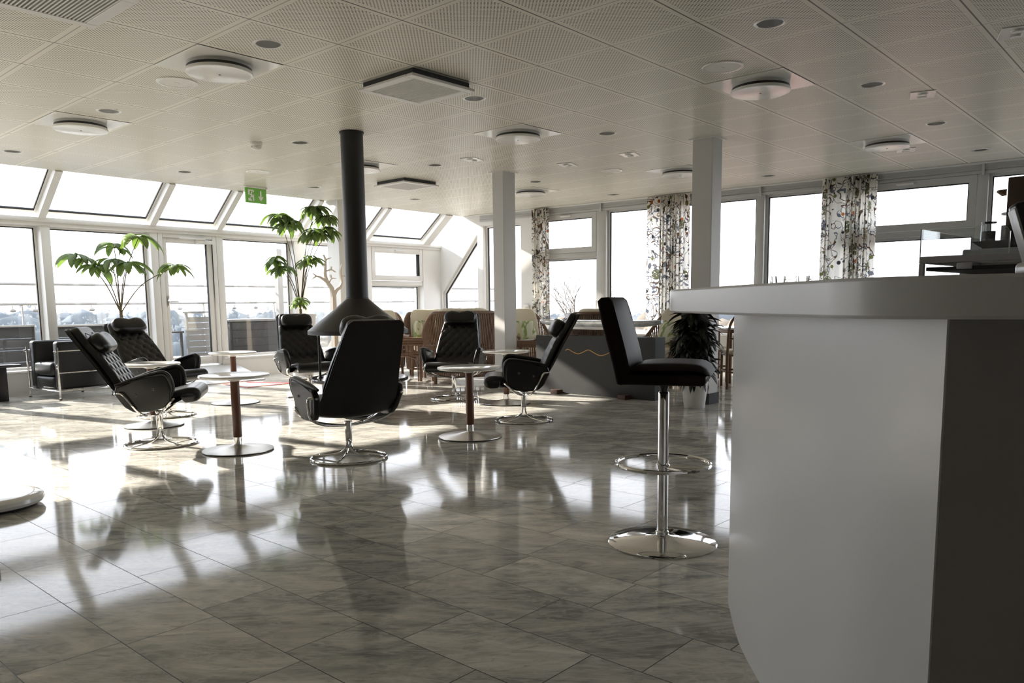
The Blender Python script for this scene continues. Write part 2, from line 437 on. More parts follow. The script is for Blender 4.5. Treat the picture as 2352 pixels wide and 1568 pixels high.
# low wall, sill and head beam of the glazed front
mb = MB().box(-5.1, 4.93, 0, .25, 0, .28).box(5.80, 10.45, 0, .25, 0, .28).box(4.93, 5.80, .0, .25, 0, .2).box(9.95, 10.45, 0, .25, .28, 2.1).box(-5.1, -1.8, 0, .25, .28, 2.1)  # last box: unseen stretch made solid to darken what faces it
struct(FB(mb, 'wall_glazed', 'white', smooth=0))
struct(FB(MB().box(-5.1, 4.93, -.06, .2, .28, .305, .006).box(5.80, 9.95, -.06, .2, .28, .305, .006), 'trim_1', 'white'))
struct(FB(MB().box(-5.1, 10.45, -.035, .22, 2.095, 2.15, .008).box(-5.1, 10.45, -.015, .22, 2.055, 2.10, .006), 'trim_2', 'white'))
struct(FB(MB().box(-5.1, 4.93, -.015, .0, 0, .05).box(5.8, 10.4, -.015, 0, 0, .05), 'baseboard_glazed', 'white', smooth=0))
posts = [(2.12, 2.24), (.82, .94), (-.5, -.38), (-1.8, -1.68), (3.475, 3.583), (4.83, 4.93), (5.80, 5.905), (7.127, 7.35), (8.61, 8.705)]
for i, (a, b) in enumerate(posts):
    struct(FB(MB().box(a, b, 0, .2, .305, 2.06, .006), 'trim_%d' % (i + 3), 'white'))

struct(FB(MB().add([(x, o, z) for x in (-5.1, -1.76) for o, z in ((0, 2.1), (.25, 2.1), (.25, 2.5), (-EDGE, CE + .3), (-EDGE, CE))], [(0, 1, 2, 3, 4), (9, 8, 7, 6, 5), (0, 5, 6, 1), (1, 6, 7, 2), (2, 7, 8, 3), (3, 8, 9, 4), (4, 9, 5, 0)]), 'wall_added_slope', 'white', smooth=0))  # unseen slope closed off solid to cut the light from there
def slope_pt(s, k, up):   # k 0 at the beam, 1 at the ceiling edge
    o = -EDGE * k; z = 2.14 + (CE - 2.14) * k; n = Vector((CE - 2.14, EDGE)).normalized()   # outward normal (out, z)
    return (s, o + n.x * up, z + n.y * up)
nwin = [0]
def pane_slope(a, b):
    nwin[0] += 1
    w = .03
    fr = MB()
    for x0, x1, k0, k1 in ((a, b, 0, .075), (a, b, .955, 1), (a, a + w, .075, .955), (b - w, b, .075, .955)):
        fr.add([slope_pt(x, k, u) for u in (.06, .11) for x, k in ((x0, k0), (x1, k0), (x1, k1), (x0, k1))],
               [(0, 1, 2, 3), (7, 6, 5, 4), (0, 4, 5, 1), (1, 5, 6, 2), (2, 6, 7, 3), (3, 7, 4, 0)])
    w_ = struct(FB(fr, 'window_%d' % nwin[0], 'white', smooth=0))
    g = MB(); e = .004
    g.add([slope_pt(x, k, u) for u in (.082, .09) for x, k in ((a + e, .01), (b - e, .01), (b - e, .99), (a + e, .99))],
          [(0, 1, 2, 3), (7, 6, 5, 4), (0, 4, 5, 1), (1, 5, 6, 2), (2, 6, 7, 3), (3, 7, 4, 0)]).build('pane', 'glass', w_, smooth=0)
_pane0 = pane_slope
def pane_slope(a, b):
    _pane0(a, b); w_ = bpy.data.objects['window_%d' % nwin[0]]; w = .03; q = .012; g = MB()
    for x0, x1, k0, k1 in ((a + w, b - w, .075, .097), (a + w, a + w + q, .097, .955), (b - w - q, b - w, .097, .955)):
        g.add([slope_pt(x, k, u) for u in (.062, .081) for x, k in ((x0, k0), (x1, k0), (x1, k1), (x0, k1))],
              [(0, 1, 2, 3), (7, 6, 5, 4), (0, 4, 5, 1), (1, 5, 6, 2), (2, 6, 7, 3), (3, 7, 4, 0)])
    g.build('gasket', 'blk_rubber', w_, smooth=0)
raft = [-1.74, -.44, .88, 2.18, 3.49, 4.86, 5.84, 7.22, 8.60, 10.02]
for i, s in enumerate(raft):
    h = .042 if s < 10 else .09
    struct(FB(MB().add([slope_pt(x, k, u) for u in (-.025, .11) for x, k in ((s - h, -.06), (s + h, -.06), (s + h, 1), (s - h, 1))],
              [(0, 1, 2, 3), (7, 6, 5, 4), (0, 4, 5, 1), (1, 5, 6, 2), (2, 6, 7, 3), (3, 7, 4, 0)]), 'trim_%d' % (20 + i), 'white', smooth=0))
for a, b in zip(raft, raft[1:]):
    pane_slope(a + .042, b - (.042 if b < 10 else .09))

def bay(a, b, z0, z1, w=.03, y0=.13, y1=.19, rail=None):
    """one fixed light of the glazed front: gasketed frame + pane"""
    nwin[0] += 1
    fr = MB().box(a, a + w, y0, y1, z0, z1).box(b - w, b, y0, y1, z0, z1).box(a + w, b - w, y0, y1, z0, z0 + w).box(a + w, b - w, y0, y1, z1 - w, z1)
    w_ = struct(FB(fr, 'window_%d' % nwin[0], 'white', smooth=0))
    MB().box(a + w - .005, b - w + .005, .158, .166, z0 + w - .005, z1 - w + .005).build('pane', 'glass', w_, smooth=0)
    q = .012
    MB().box(a + w, a + w + q, y0 + .005, .157, z0 + w, z1 - w).box(b - w - q, b - w, y0 + .005, .157, z0 + w, z1 - w).box(a + w + q, b - w - q, y0 + .005, .157, z1 - w - q, z1 - w).build('gasket', 'blk_rubber', w_, smooth=0)
    return w_
for a, b in ((-1.68, -.5), (-.38, .82), (.94, 2.12), (2.24, 3.475), (3.583, 4.83), (5.905, 7.127), (7.35, 8.61)):
    bay(a, b, .305, 2.06)
# awning bay by the corner
bay(8.705, 9.95, .305, 1.40)
struct(FB(MB().box(8.705, 9.95, .02, .2, 1.39, 1.47, .006), 'trim_40', 'white'))
nwin[0] += 1
aw = MB()
for q in ((8.715, 8.80, 1.475, 2.055), (9.86, 9.94, 1.475, 2.055), (8.80, 9.86, 1.475, 1.565), (8.80, 9.86, 1.955, 2.055)): aw.box(q[0], q[1], .0, .1, q[2], q[3], .006)
aw = struct(FB(aw, 'window_%d' % nwin[0], 'white'))
MB().box(8.795, 9.865, .05, .058, 1.56, 1.96).build('pane', 'glass', aw, smooth=0)
MB().box(9.25, 9.45, -.035, 0, 1.99, 2.015, .008).build('handle', 'white', aw)

# terrace door with closer and lever
dr = MB()
for q in ((4.935, 5.0, .22, 2.055), (5.735, 5.795, .22, 2.055), (5.0, 5.735, 2.0, 2.055)): dr.box(q[0], q[1], 0, .12, q[2], q[3], .005)
dr = struct(FB(dr, 'door_1', 'white'))
lf = MB()
for q in ((5.003, 5.06, .23, 1.995), (5.655, 5.732, .23, 1.995), (5.06, 5.655, .23, .34), (5.06, 5.655, 1.93, 1.995)): lf.box(q[0], q[1], .02, .08, q[2], q[3], .004)
lf = lf.build('door_leaf', 'white', dr)
MB().box(5.055, 5.66, .045, .053, .365, 1.935).build('pane', 'glass', lf, smooth=0)
MB().tube([(5.03, .02, 1.12), (5.03, -.05, 1.12), (5.15, -.05, 1.12)], .009).box(5.015, 5.045, .0, .02, 1.05, 1.2, .004).build('handle', 'chrome', lf)
MB().box(5.48, 5.72, -.05, .02, 1.93, 1.985, .006).box(5.22, 5.60, -.06, -.035, 1.985, 2.005, .004).build('door_closer', 'white', lf)
t = thing('checker_plate_ramp', 'light perforated metal ramp on the floor before the terrace door', 'ramp', FO, AL)
MB().add([(4.75, -.75, 0), (6.0, -.75, 0), (6.0, -.03, 0), (4.75, -.03, 0), (4.75, -.75, .015), (6.0, -.75, .015), (6.0, -.03, .2), (4.75, -.03, .2)],
         [(3, 2, 1, 0), (4, 5, 6, 7), (0, 1, 5, 4), (1, 2, 6, 5), (2, 3, 7, 6), (3, 0, 4, 7)]).build('ramp_plate', 'ramp', t, smooth=0)

# window side
LW = .54
struct(RB(MB().box(0, .2, -6.2, 11.1, 0, LW), 'wall_right', 'shaded_frame', smooth=0))
struct(RB(MB().box(-.1, .16, -6.2, 11.0, LW, LW + .03, .006), 'trim_50', 'white'))
struct(RB(MB().box(0, .2, -6.2, 10.1, 2.505, CE + .02).box(-.02, 0, -6.2, 10.1, 2.55, 2.56).box(-.012, 0, -6.2, 10.1, 2.515, 2.535), 'trim_51', 'shaded_frame', smooth=0))
struct(RB(MB().box(-.07, 0, -6.2, 10.3, CE - .018, CE - .001, .004), 'trim_52', 'white'))
struct(RB(MB().box(0, .2, 8.80, 9.17, LW + .03, 2.505), 'wall_pier', 'white', smooth=0))
pz = LW + .03
for i, (a, b) in enumerate([(-4.2, -4.1), (-1.9, -1.8), (.3, .4), (2.156, 2.269), (4.857, 4.964), (5.75, 5.85), (7.441, 7.62)]):
    struct(RB(MB().box(0, .14, a, b, pz, 2.505, .005).box(-.04, -.005, (a + b) / 2 - .015, (a + b) / 2 + .015, 2.49, 2.62, .004), 'trim_%d' % (53 + i), 'shaded_frame'))
struct(RB(MB().box(0, .14, 10.013, 10.17, pz, 2.45, .005), 'trim_61', 'white'))
struct(RB(MB().prism([(8.8, 2.505), (8.8, 2.434), (10.013, 2.434), (10.17, 2.30), (11.073, 1.263), (11.073, pz), (11.2, pz), (11.2, 2.08), (10.48, 2.66), (8.8, 2.66)], .004, .2, 'x'), 'wall_gable', 'white', smooth=0))
def light(a, b, z0, z1, mat='shaded_frame', w=.035, x0=.06, x1=.12, handle=False, y=None):
    nwin[0] += 1
    fr = MB().box(x0, x1, a, a + w, z0, z1).box(x0, x1, b - w, b, z0, z1).box(x0, x1, a + w, b - w, z0, z0 + w).box(x0, x1, a + w, b - w, z1 - w, z1)
    w_ = struct(RB(fr, 'window_%d' % nwin[0], mat, smooth=0))
    xm = (x0 + x1) / 2 + .015
    MB().box(xm, xm + .008, a + w - .005, b - w + .005, z0 + w - .005, z1 - w + .005).build('pane', 'glass', w_, smooth=0)
    q = .01
    MB().box(x0 + .01, xm - .001, a + w, a + w + q, z0 + w, z1 - w).box(x0 + .01, xm - .001, b - w - q, b - w, z0 + w, z1 - w).box(x0 + .01, xm - .001, a + w + q, b - w - q, z1 - w - q, z1 - w).build('gasket', 'blk_rubber', w_, smooth=0)
    if handle: MB().box(x0 - .04, x0, (a + b) / 2 - .1, (a + b) / 2 + .1, z1 - w * .55, z1 - w * .55 + .025, .006).build('handle', 'white', w_)
    return w_
for a, b in ((-6.0, -4.2), (-4.1, -1.9), (-1.8, .3), (.4, 2.156), (3.97, 4.857), (4.964, 5.75), (5.85, 7.441)): light(a, b, pz, 2.505)
struct(RB(MB().box(0, .14, 3.85, 3.97, pz, 2.505), 'trim_62', 'shaded_frame', smooth=0))
for a, b, zt, h0, h1 in ((2.269, 3.85, 2.5, 1.885, 1.815), (7.62, 8.80, 2.5, 1.86, 1.79)):
    light(a, b, pz, h1)
    struct(RB(MB().box(.0, .14, a, b, h1, h0, .005), 'trim_%d' % (63 if a < 5 else 64), 'shaded_frame'))
    light(a + .005, b - .005, h0 + .005, zt, w=.085, x0=.0, x1=.09, handle=True)
light(9.17, 10.013, pz, 2.434, 'white')
# the gable light follows the roof
nwin[0] += 1
poly = [(10.17, pz), (11.073, pz), (11.073, 1.263), (10.17, 2.30)]
inn = [(10.215, pz + .04), (11.03, pz + .04), (11.03, 1.245), (10.215, 2.18)]
fr = MB()
for i in range(4):
    j = (i + 1) % 4
    q = [poly[i], poly[j], inn[j], inn[i]]
    fr.prism(q, .05, .12, 'x')
g = struct(RB(fr, 'window_%d' % nwin[0], 'white', smooth=0))
MB().prism(inn, .095, .103, 'x').build('pane', 'glass', g, smooth=0)
gk = [(10.225, pz + .05), (11.02, pz + .05), (11.02, 1.24), (10.225, 2.155)]
fr = MB()
for i in (1, 2, 3):
    j = (i + 1) % 4
    fr.prism([inn[i], inn[j], gk[j], gk[i]], .06, .094, 'x')
fr.build('gasket', 'blk_rubber', g, smooth=0)
t = thing('wall_switch', 'white switch box on the pier beside the patterned curtain', 'switch', rw(9.045, 0, .93), BE)
MB().box(-.04, 0, -.055, .055, -.09, .09, .006).build('switch_box', 'laminate', t)
MB().box(-.047, -.04, -.03, .03, .03, .06, .003).box(-.044, -.04, -.04, .04, -.08, .0, .002).build('button', 'white', t)

# pillars
def pillar(x0, x1, y0, y1, mat, plinth=True):
    o = struct(MB().box(x0, x1, y0, y1, 0, CE, .004, 1).build('pillar', mat))
    if plinth: MB().box(x0 - .012, x1 + .012, y0 - .012, y1 + .012, 0, .11, .003, 1).build('baseboard', 'slab', o)
    MB().box(x0 - .03, x1 + .03, y0 - .03, y1 + .03, CE - .006, CE - .0005).build('collar', 'white', o, smooth=0)
pillar(7.24, 7.46, 6.585, 6.765, 'post_white')
pillar(7.24, 7.44, 3.81, 4.03, 'post_white')
pillar(7.38, 7.78, 10.12, 10.42, 'white', False)

# ------------------------------------------------------------------ ceiling fittings
d0 = thing('ceiling_diffuser', '', 'air diffuser')
MB().box(-.297, .297, -.297, .297, CE - .004, CE - .0005, .001, 1).build('plate', 'laminate', d0)
dk = MB().lathe([(.0, CE - .066), (.19, CE - .066), (.210, CE - .064), (.213, CE - .060), (.213, CE - .044), (.0, CE - .044)], 48).build('disc', 'laminate', d0)
MB().lathe([(0, CE - .0445), (.203, CE - .0445), (.205, CE - .004), (0, CE - .004)], 48).build('neck', 'shaded_frame', d0)
MB().lathe([(0, CE - .069), (.008, CE - .068), (.008, CE - .065), (0, CE - .065)], 10).build('screw', 'blk_metal', dk)
MB().lathe([(.2045, CE - .042), (.207, CE - .041), (.207, CE - .026), (.2045, CE - .025)], 48).build('slot', 'blk_metal', dk)  # black ring paints the shade of the gap above the disc
dl = [((-2, 2), 'by the near round speaker'), ((-2, 6), 'first before the sloped glazing'),
      ((3, -2), 'beside the round ceiling speaker above the bar'), ((3, 2), 'between fireplace flue and middle pillar'), ((8, -2), 'above the bar by the window side'),
      ((3, 6), 'half hidden by the black fireplace flue'), ((8, 2), 'half hidden by the pillar beside the bar'), ((8, 6), 'furthermost small one behind the middle pillar')]
for i, ((b, a), tx) in enumerate(dl):
    x, y = lat(b + .5, a + .5)
    again(d0, i == 0, (x, y, 0), 0, 'round white ceiling air diffuser, ' + tx, 'round air diffusers in the ceiling')

v0 = thing('ceiling_vent', '', 'air vent')
fr = MB()
for q in ((-.30, .30, -.30, -.235), (-.30, .30, .235, .30), (-.30, -.235, -.235, .235), (.235, .30, -.235, .235)): fr.box(*q, CE - .06, CE - .042, .003, 1)
fr.build('frame', 'white', v0)
MB().box(-.27, .27, -.27, .27, CE - .042, CE - .001).build('plenum', 'blk_metal', v0, smooth=0)
gr = MB()
for i in range(24):
    x = -.2265 + .0197 * i
    gr.box(x - .0045, x + .0045, -.235, .235, CE - .058, CE - .048)
gr.build('grille', 'grille', v0, smooth=0)
for i, ((b, a), tx) in enumerate([((0, 1), 'square slotted ceiling vent with dark gap around it, above the near swivel chairs'),
                                  ((5, 7), 'square slotted ceiling vent between the black flue and the middle pillar'),
                                  ((-4, 1), 'square grey ceiling vent cut off by the top edge of the photo')]):
    x, y = lat(b + .5, a + .5); again(v0, i == 0, (x, y, 0), 0, tx, 'square ceiling vents')

l0 = thing('downlight', '', 'ceiling light')
MB().lathe([(.0735, CE - .001), (.0755, CE - .004), (.079, CE - .004), (.080, CE - .002), (.093, CE - .0015), (.094, CE - .0006), (.0735, CE - .0006)], 40).build('ring', 'laminate', l0)
MB().lathe([(.0745, CE - .001), (.070, CE + .02), (.058, CE + .042), (.035, CE + .058), (.0, CE + .062)], 36).build('reflector', 'reflector', l0)
dn = [((-2, 1), 'beside the near round diffuser'), ((1, -3), 'above the bar stool, in the top rows of tiles'), ((1, 1), 'next to the big square vent'), ((-2, 5), 'above the drooping plant, beside the second diffuser'),
      ((-2, 9), 'in the ceiling corner by the sloped glazing'), ((1, 5), 'beside the fireplace flue'), ((1, 9), 'at the ceiling edge above the terrace door'), ((4, 1), 'before the middle pillar diffuser'),
      ((4, -3), 'above the curved bar'), ((7, -3), 'above the bar, one row on towards the windows'), ((10, -3), 'last above the bar, close to the window head'), ((4, 5), 'just past the black flue'),
      ((4, 9), 'at the ceiling edge above the tall plant'), ((7, 5), 'behind the middle pillar top'), ((10, 1), 'at the windows between pillar and curtain'), ((7, 9), 'at the ceiling edge above the awning window'), ((10, 5), 'at the windows above the first curtain')]
for i, ((b, a), tx) in enumerate(dn):
    x, y = lat(b + .5, a + .5); again(l0, i == 0, (x, y, 0), 0, 'recessed round downlight ' + tx, 'recessed downlights')
s0 = thing('ceiling_speaker', '', 'speaker')
MB().lathe([(.118, CE - .002), (.12, CE - .007), (.138, CE - .007), (.142, CE - .0006), (.118, CE - .0006)], 40).build('ring', 'laminate', s0)
sg = MB().lathe([(0, CE - .005), (.119, CE - .005), (.119, CE - .0008), (0, CE - .0008)], 40).build('speaker_grille', 'grille', s0)
MB().box(-.018, .018, -.004, .004, CE - .0065, CE - .005).build('badge', 'alu', sg)
for i, ((b, a), tx) in enumerate([((-2, 3), 'beside the near diffuser'), ((2, -2), 'above the bar stool'), ((2, 8), 'by the green exit sign'), ((7, 3), 'before the pillar beside the bar')]):
    x, y = lat(b + .5, a + .5); again(s0, i == 0, (x, y, 0), 0, 'flat round ceiling speaker ' + tx, 'ceiling speakers')
x, y = lat(1, 6)
t = thing('smoke_detector', 'small domed smoke detector hanging from a ceiling tile joint', 'smoke detector', (x, y, 0))
MB().lathe([(0, CE - .03), (.055, CE - .03), (.06, CE - .02), (.06, CE - .0005), (0, CE - .0005)], 24).build('base', 'laminate', t)
MB().lathe([(0, CE - .075), (.025, CE - .073), (.045, CE - .06), (.05, CE - .052), (.05, CE - .045), (.052, CE - .03), (0, CE - .03)], 24).build('sensor_head', 'laminate', t)
MB().box(-.05, .05, -.008, .008, CE - .052, CE - .045).build('slot', 'blk_metal', t, smooth=0)
w0 = thing('twin_spotlight', '', 'spotlight')
MB().box(-.12, .12, -.09, .09, CE - .006, CE - .0006, .002, 1).build('plate', 'laminate', w0)
for sx in (-.05, .05): MB().lathe([(0, CE - .016), (.028, CE - .018), (.036, CE - .012), (.037, CE - .006), (0, CE - .006)], 20, sx, 0).build('lamp_head', 'reflector', w0)
for i, (x, y, tx) in enumerate([(5.78, 1.04, 'cut off by the photo edge'), (6.98, 1.87, 'above the bar end'), (9.38, 2.65, 'by the window head near the bar diffuser'), (7.46, 4.92, 'before the pillar beside the bar'), (7.47, 5.78, 'halfway between both shaded pillars'), (6.44, 6.32, 'before the middle pillar')]):
    again(w0, i == 0, (x, y, 0), .3, 'small square twin spotlight in the ceiling ' + tx, 'twin ceiling spotlights')

# exit sign
t = thing('exit_sign', 'green running-man exit sign with down arrow, hanging by the sloped glazing', 'sign', (5.81, 9.78, CE), -.0)
MB().box(-.17, .17, -.03, .03, -.02, 0, .003).build('bracket', 'laminate', t)
MB().box(-.165, .165, -.012, .012, -.215, -.02, .003).build('panel', 'green_sign', t)
sg = MB(); ar_ = sg
def quad(a, b, w):   # a stroke of the pictogram, raised from the panel
    a, b = Vector(a), Vector(b); n = (b - a).normalized(); n = Vector((-n.y, n.x)) * w / 2
    sg.prism([tuple(a + n), tuple(b + n), tuple(b - n), tuple(a - n)], -.0155, -.012, 'y')
for a, b, w in (((.07, -.05), (.07, -.15), .022),): quad(a, b, w)
sg.prism([(.03, -.13), (.07, -.185), (.11, -.13), (.098, -.118), (.07, -.155), (.042, -.118)], -.0155, -.012, 'y')
sg.build('arrow', 'sign_white', t, smooth=0); sg = MB()
sg.prism([(-.13, -.045), (-.04, -.045), (-.04, -.075), (-.055, -.075), (-.055, -.06), (-.13, -.06)], -.0155, -.012, 'y')
sg.prism([(-.13, -.06), (-.105, -.06), (-.105, -.10), (-.13, -.12)], -.0155, -.012, 'y')
sg.prism([(-.13, -.19), (-.13, -.155), (-.09, -.16), (-.07, -.19)], -.0155, -.012, 'y')
sg.prism([(-.04, -.19), (-.04, -.10), (-.062, -.12), (-.055, -.19)], -.0155, -.012, 'y')
quad((-.085, -.095), (-.072, -.13), .026); quad((-.075, -.125), (-.10, -.15), .014); quad((-.072, -.128), (-.05, -.15), .014); quad((-.085, -.10), (-.105, -.115), .011)
sg.prism([(-.075 + .012 * math.cos(k * PI / 4), -.078 + .012 * math.sin(k * PI / 4)) for k in range(8)], -.0155, -.012, 'y')
sg.build('running_figure', 'sign_white', t, smooth=0)
t.rotation_euler.z = math.radians(6)

# ------------------------------------------------------------------ swivel lounge chairs
def lerp_table(tab, x):
    for (a, va), (b, vb) in zip(tab, tab[1:]):
        if x <= b: return va + (vb - va) * max(0, (x - a) / (b - a))
    return tab[-1][1]
def strip(mb, line, hw, thick, nx=14, edge=.012, sag=None, tuft=None):
    """a padded strip that follows a side profile [(forward, z)...]; hw(u) half width along it, sag(u) how much its sides rise"""
    P = [Vector((p[0], 0, p[1])) for p in line]; n = len(P)
    L = [0]
    for a, b in zip(P, P[1:]): L.append(L[-1] + (b - a).length)
    top, bot = [], []
    for i, p in enumerate(P):
        t = (P[min(i + 1, n - 1)] - P[max(i - 1, 0)]).normalized(); nn = Vector((t.z, 0, -t.x))   # to the sitter's side
        u = L[i] / L[-1]; h = hw(u); tr, br = [], []
        for k in range(nx + 1):
            q = -1 + 2 * k / nx
            e = 1 - max(0, abs(q) - .86) / .14; ee = 1 - max(0, (abs(u - .5) - .475)) / .025
            f = math.sqrt(max(0, 1 - (1 - e) ** 2)) * math.sqrt(max(0, 1 - (1 - max(0, min(1, ee))) ** 2))
            d = thick * (.12 + .88 * f)
            if tuft: d -= tuft(L[i], q * h) * min(1, f)
            s = nn * (sag(u) * q * q if sag else 0)
            tr.append(p + Vector((0, q * h, 0)) + s + nn * d); br.append(p + Vector((0, q * h, 0)) + s)
        top.append(tr); bot.append(br)
    mb.loft([a + b[::-1] for a, b in zip(top, bot)])
    return mb
def tuft(l, y):
    """diamond buttoning on the backrest"""
    if l < .60 or l > 1.13 or abs(y) > .215: return 0
    rr = .112
    a = (l - .62) / rr + y / (rr * .85); b = (l - .62) / rr - y / (rr * .85)
    da = a - round(a); db = b - round(b); k = min(1, (l - .60) / .05) * min(1, (1.13 - l) / .05)
    return k * (.014 * math.exp(-(da * da + db * db) / .022) + .0055 * max(math.exp(-(da * da) / .008), math.exp(-(db * db) / .008)))

def make_swivel():
    r = thing('swivel_lounge_chair', '', 'chair')
    inner = smoothpts([(.215, 0, .360), (.28, 0, .357), (.303, 0, .361), (.306, 0, .371), (.290, 0, .378), (.24, 0, .379), (.12, 0, .364), (.0, 0, .344), (-.105, 0, .345), (-.178, 0, .42), (-.215, 0, .52), (-.295, 0, .68), (-.385, 0, .825), (-.455, 0, .945)], 13)
    # the pad lies on this line and swells towards the sitter
    hw = lambda u: lerp_table([(0, .245), (.25, .265), (.5, .262), (.60, .255), (.93, .19), (.975, .178), (.99, .165), (1, .15)], u)
    mb = MB(); strip(mb, [(p.x - .0, p.z) for p in inner], hw, .045, 40, tuft=tuft)
    mb.build('cushion', 'blk_leather', r, smooth=60)
    outer = smoothpts([(.21, 0, .338), (.13, 0, .312), (.0, 0, .292), (-.11, 0, .297), (-.165, 0, .345), (-.225, 0, .46), (-.325, 0, .655), (-.42, 0, .82), (-.492, 0, .945)], 7)
    hw2 = lambda u: lerp_table([(0, .24), (.2, .272), (.42, .278), (.93, .203), (.975, .193), (.99, .178), (1, .16)], u)
    mb = MB(); strip(mb, [(p.x, p.z) for p in outer], hw2, .03, 16, sag=lambda u: .034 * math.exp(-((u - .30) / .16) ** 2))
    mb.build('shell', 'blk_leather', r, smooth=60)
    for sg in (1, -1):
        out = [(.150, .345), (.168, .42), (.162, .515), (.14, .552), (.10, .556), (-.03, .535), (-.195, .508), (-.215, .45), (-.165, .345), (-.11, .298), (.0, .287), (.09, .302)]
        b = bmesh.new()
        A = [b.verts.new((x, .252 + (z - .30) * .17, z)) for x, z in out]; B = [b.verts.new((x, .296 + (z - .30) * .17, z)) for x, z in out]
        n = len(out); b.faces.new(A[::-1]); b.faces.new(B)
        for i in range(n): b.faces.new((A[i], A[(i + 1) % n], B[(i + 1) % n], B[i]))
        bmesh.ops.bevel(b, geom=list(b.edges), offset=.017, segments=4, affect='EDGES', profile=.5)
        if sg < 0: bmesh.ops.scale(b, vec=(1, -1, 1), verts=b.verts)
        mb = MB().join(b)
        roll = smoothpts([(.150, sg * .272, .38), (.168, sg * .288, .45), (.164, sg * .306, .515), (.143, sg * .313, .548), (.10, sg * .314, .556), (-.04, sg * .306, .535), (-.205, sg * .292, .507)], 5)
        m = len(roll); mb.tube(roll, [.010 + .014 * min(1, min(i, m - 1 - i) / 4) for i in range(m)], 12)
        pip = smoothpts([(.163, sg * .300, .40), (.176, sg * .318, .46), (.172, sg * .333, .52), (.148, sg * .338, .562), (.10, sg * .339, .570), (-.04, sg * .330, .550), (-.205, sg * .315, .52)], 5)
        mb.tube(pip, .003, 6)
        a = mb.build('armrest', 'blk_leather', r, smooth=50)
        for x, z in ((.05, .452), (-.075, .425)):
            MB().lathe([(0, 0), (.011, 0), (.011, .003), (.008, .005), (.004, .002), (0, .002)], 14).xf(Matrix.Translation((x, sg * (.2955 + (z - .30) * .17), z)) @ Matrix.Rotation(-sg * PI / 2, 4, 'X')).build('button', 'rivet', a)
    def hd(p):
        k = 1 - .28 * math.exp(-(p.y / .30) ** 2) * (1 if p.z > 0 else .25)
        return Vector((p.x * (.82 + .18 * abs(p.y)), p.y, p.z * k))
    hmb = MB().sell((0, 0, 0), (.062, .182, .084), .62, 14, 28, hd).xf(Matrix.Translation((-.295, 0, .822)) @ Matrix.Rotation(math.radians(-30), 4, 'Y'))
    h = hmb.build('headrest', 'blk_leather', r, smooth=60)
    st = MB()
    for y in (-.09, .09):
        st.tube([(-.318, y, .868), (-.385, y, .908), (-.43, y, .938), (-.452, y, .950), (-.495, y, .94)], .003, 6)
    st.build('strap', 'blk_leather', h)
    for sg in (1, -1):
        MB().tube(smoothpts([(.175, sg * .30, .365), (.150, sg * .307, .345), (.095, sg * .275, .293), (.045, sg * .17, .254), (.010, sg * .06, .236), (.0, sg * .01, .232)], 5), .008, 8).build('frame_tube', 'chrome', r)
        MB().tube(smoothpts([(-.215, sg * .30, .452), (-.165, sg * .338, .452), (-.135, sg * .333, .41), (-.088, sg * .30, .31), (-.05, sg * .2, .256), (-.015, sg * .07, .236), (-.0, sg * .01, .232)], 5), .008, 8).build('frame_tube', 'chrome', r)
    MB().lathe([(0, .12), (.022, .12), (.024, .125), (.024, .245), (.028, .247), (.028, .258), (.024, .262), (0, .262)], 20).build('swivel_post', 'chrome', r)
    base = MB().tube(arc((0, 0), .255, 0, 2 * PI, 56, .0085)[:-1], .0085, 8, closed=True).build('base_ring', 'chrome', r)
    for k in range(4):
        a = PI / 4 + k * PI / 2; c, s = math.cos(a), math.sin(a)
        MB().tube(smoothpts([(.012 * c, .012 * s, .16), (.016 * c, .016 * s, .10), (.035 * c, .035 * s, .058), (.085 * c, .085 * s, .032), (.16 * c, .16 * s, .02), (.252 * c, .252 * s, .0105)], 5), .0065, 8).build('spoke', 'chrome', base)
    return r
ch0 = make_swivel()
G = 'black swivel lounge chairs'
def tilt_copy(first, loc, deg, label, tilt=0.0, lift=0.0):
    o = again(ch0, first, loc, math.radians(deg), label, G)
    for c in children(o):
        if c.name.split('.')[0] == 'headrest': c.location = (-.55 * lift, 0, .86 * lift); children(c)[0].location = (.55 * lift, 0, -.86 * lift)
    if tilt:
        for c in children(o):
            if c.name.split('.')[0] in ('cushion', 'shell', 'armrest', 'headrest', 'frame_tube'):
                c.matrix_basis = Matrix.Translation((0, 0, .24)) @ Matrix.Rotation(math.radians(-tilt), 4, 'Y') @ Matrix.Translation((0, 0, -.24)) @ c.matrix_basis
    return o
tilt_copy(True, (3.219, 4.387, 0), 78, 'black leather swivel chair turned with its back to us, before the fireplace', 0, .09)
tilt_copy(False, (2.649, 5.994, 0), -34, 'black leather swivel chair in profile with the club armchair behind it', 6)
tilt_copy(False, (3.416, 7.572, 0), -72, 'buttoned black swivel chair with plump headrest under the drooping plant', 6, .105)
tilt_copy(False, (5.108, 7.657, 0), -103, 'black swivel chair facing us between tall plant and fireplace hood', 0, .06)
tilt_copy(False, (6.059, 6.285, 0), -148, 'black swivel chair facing us in front of the big rattan chair', 0, .075)
tilt_copy(False, (5.283, 4.588, 0), 133, 'black swivel chair in profile in front of the grey stone slab')

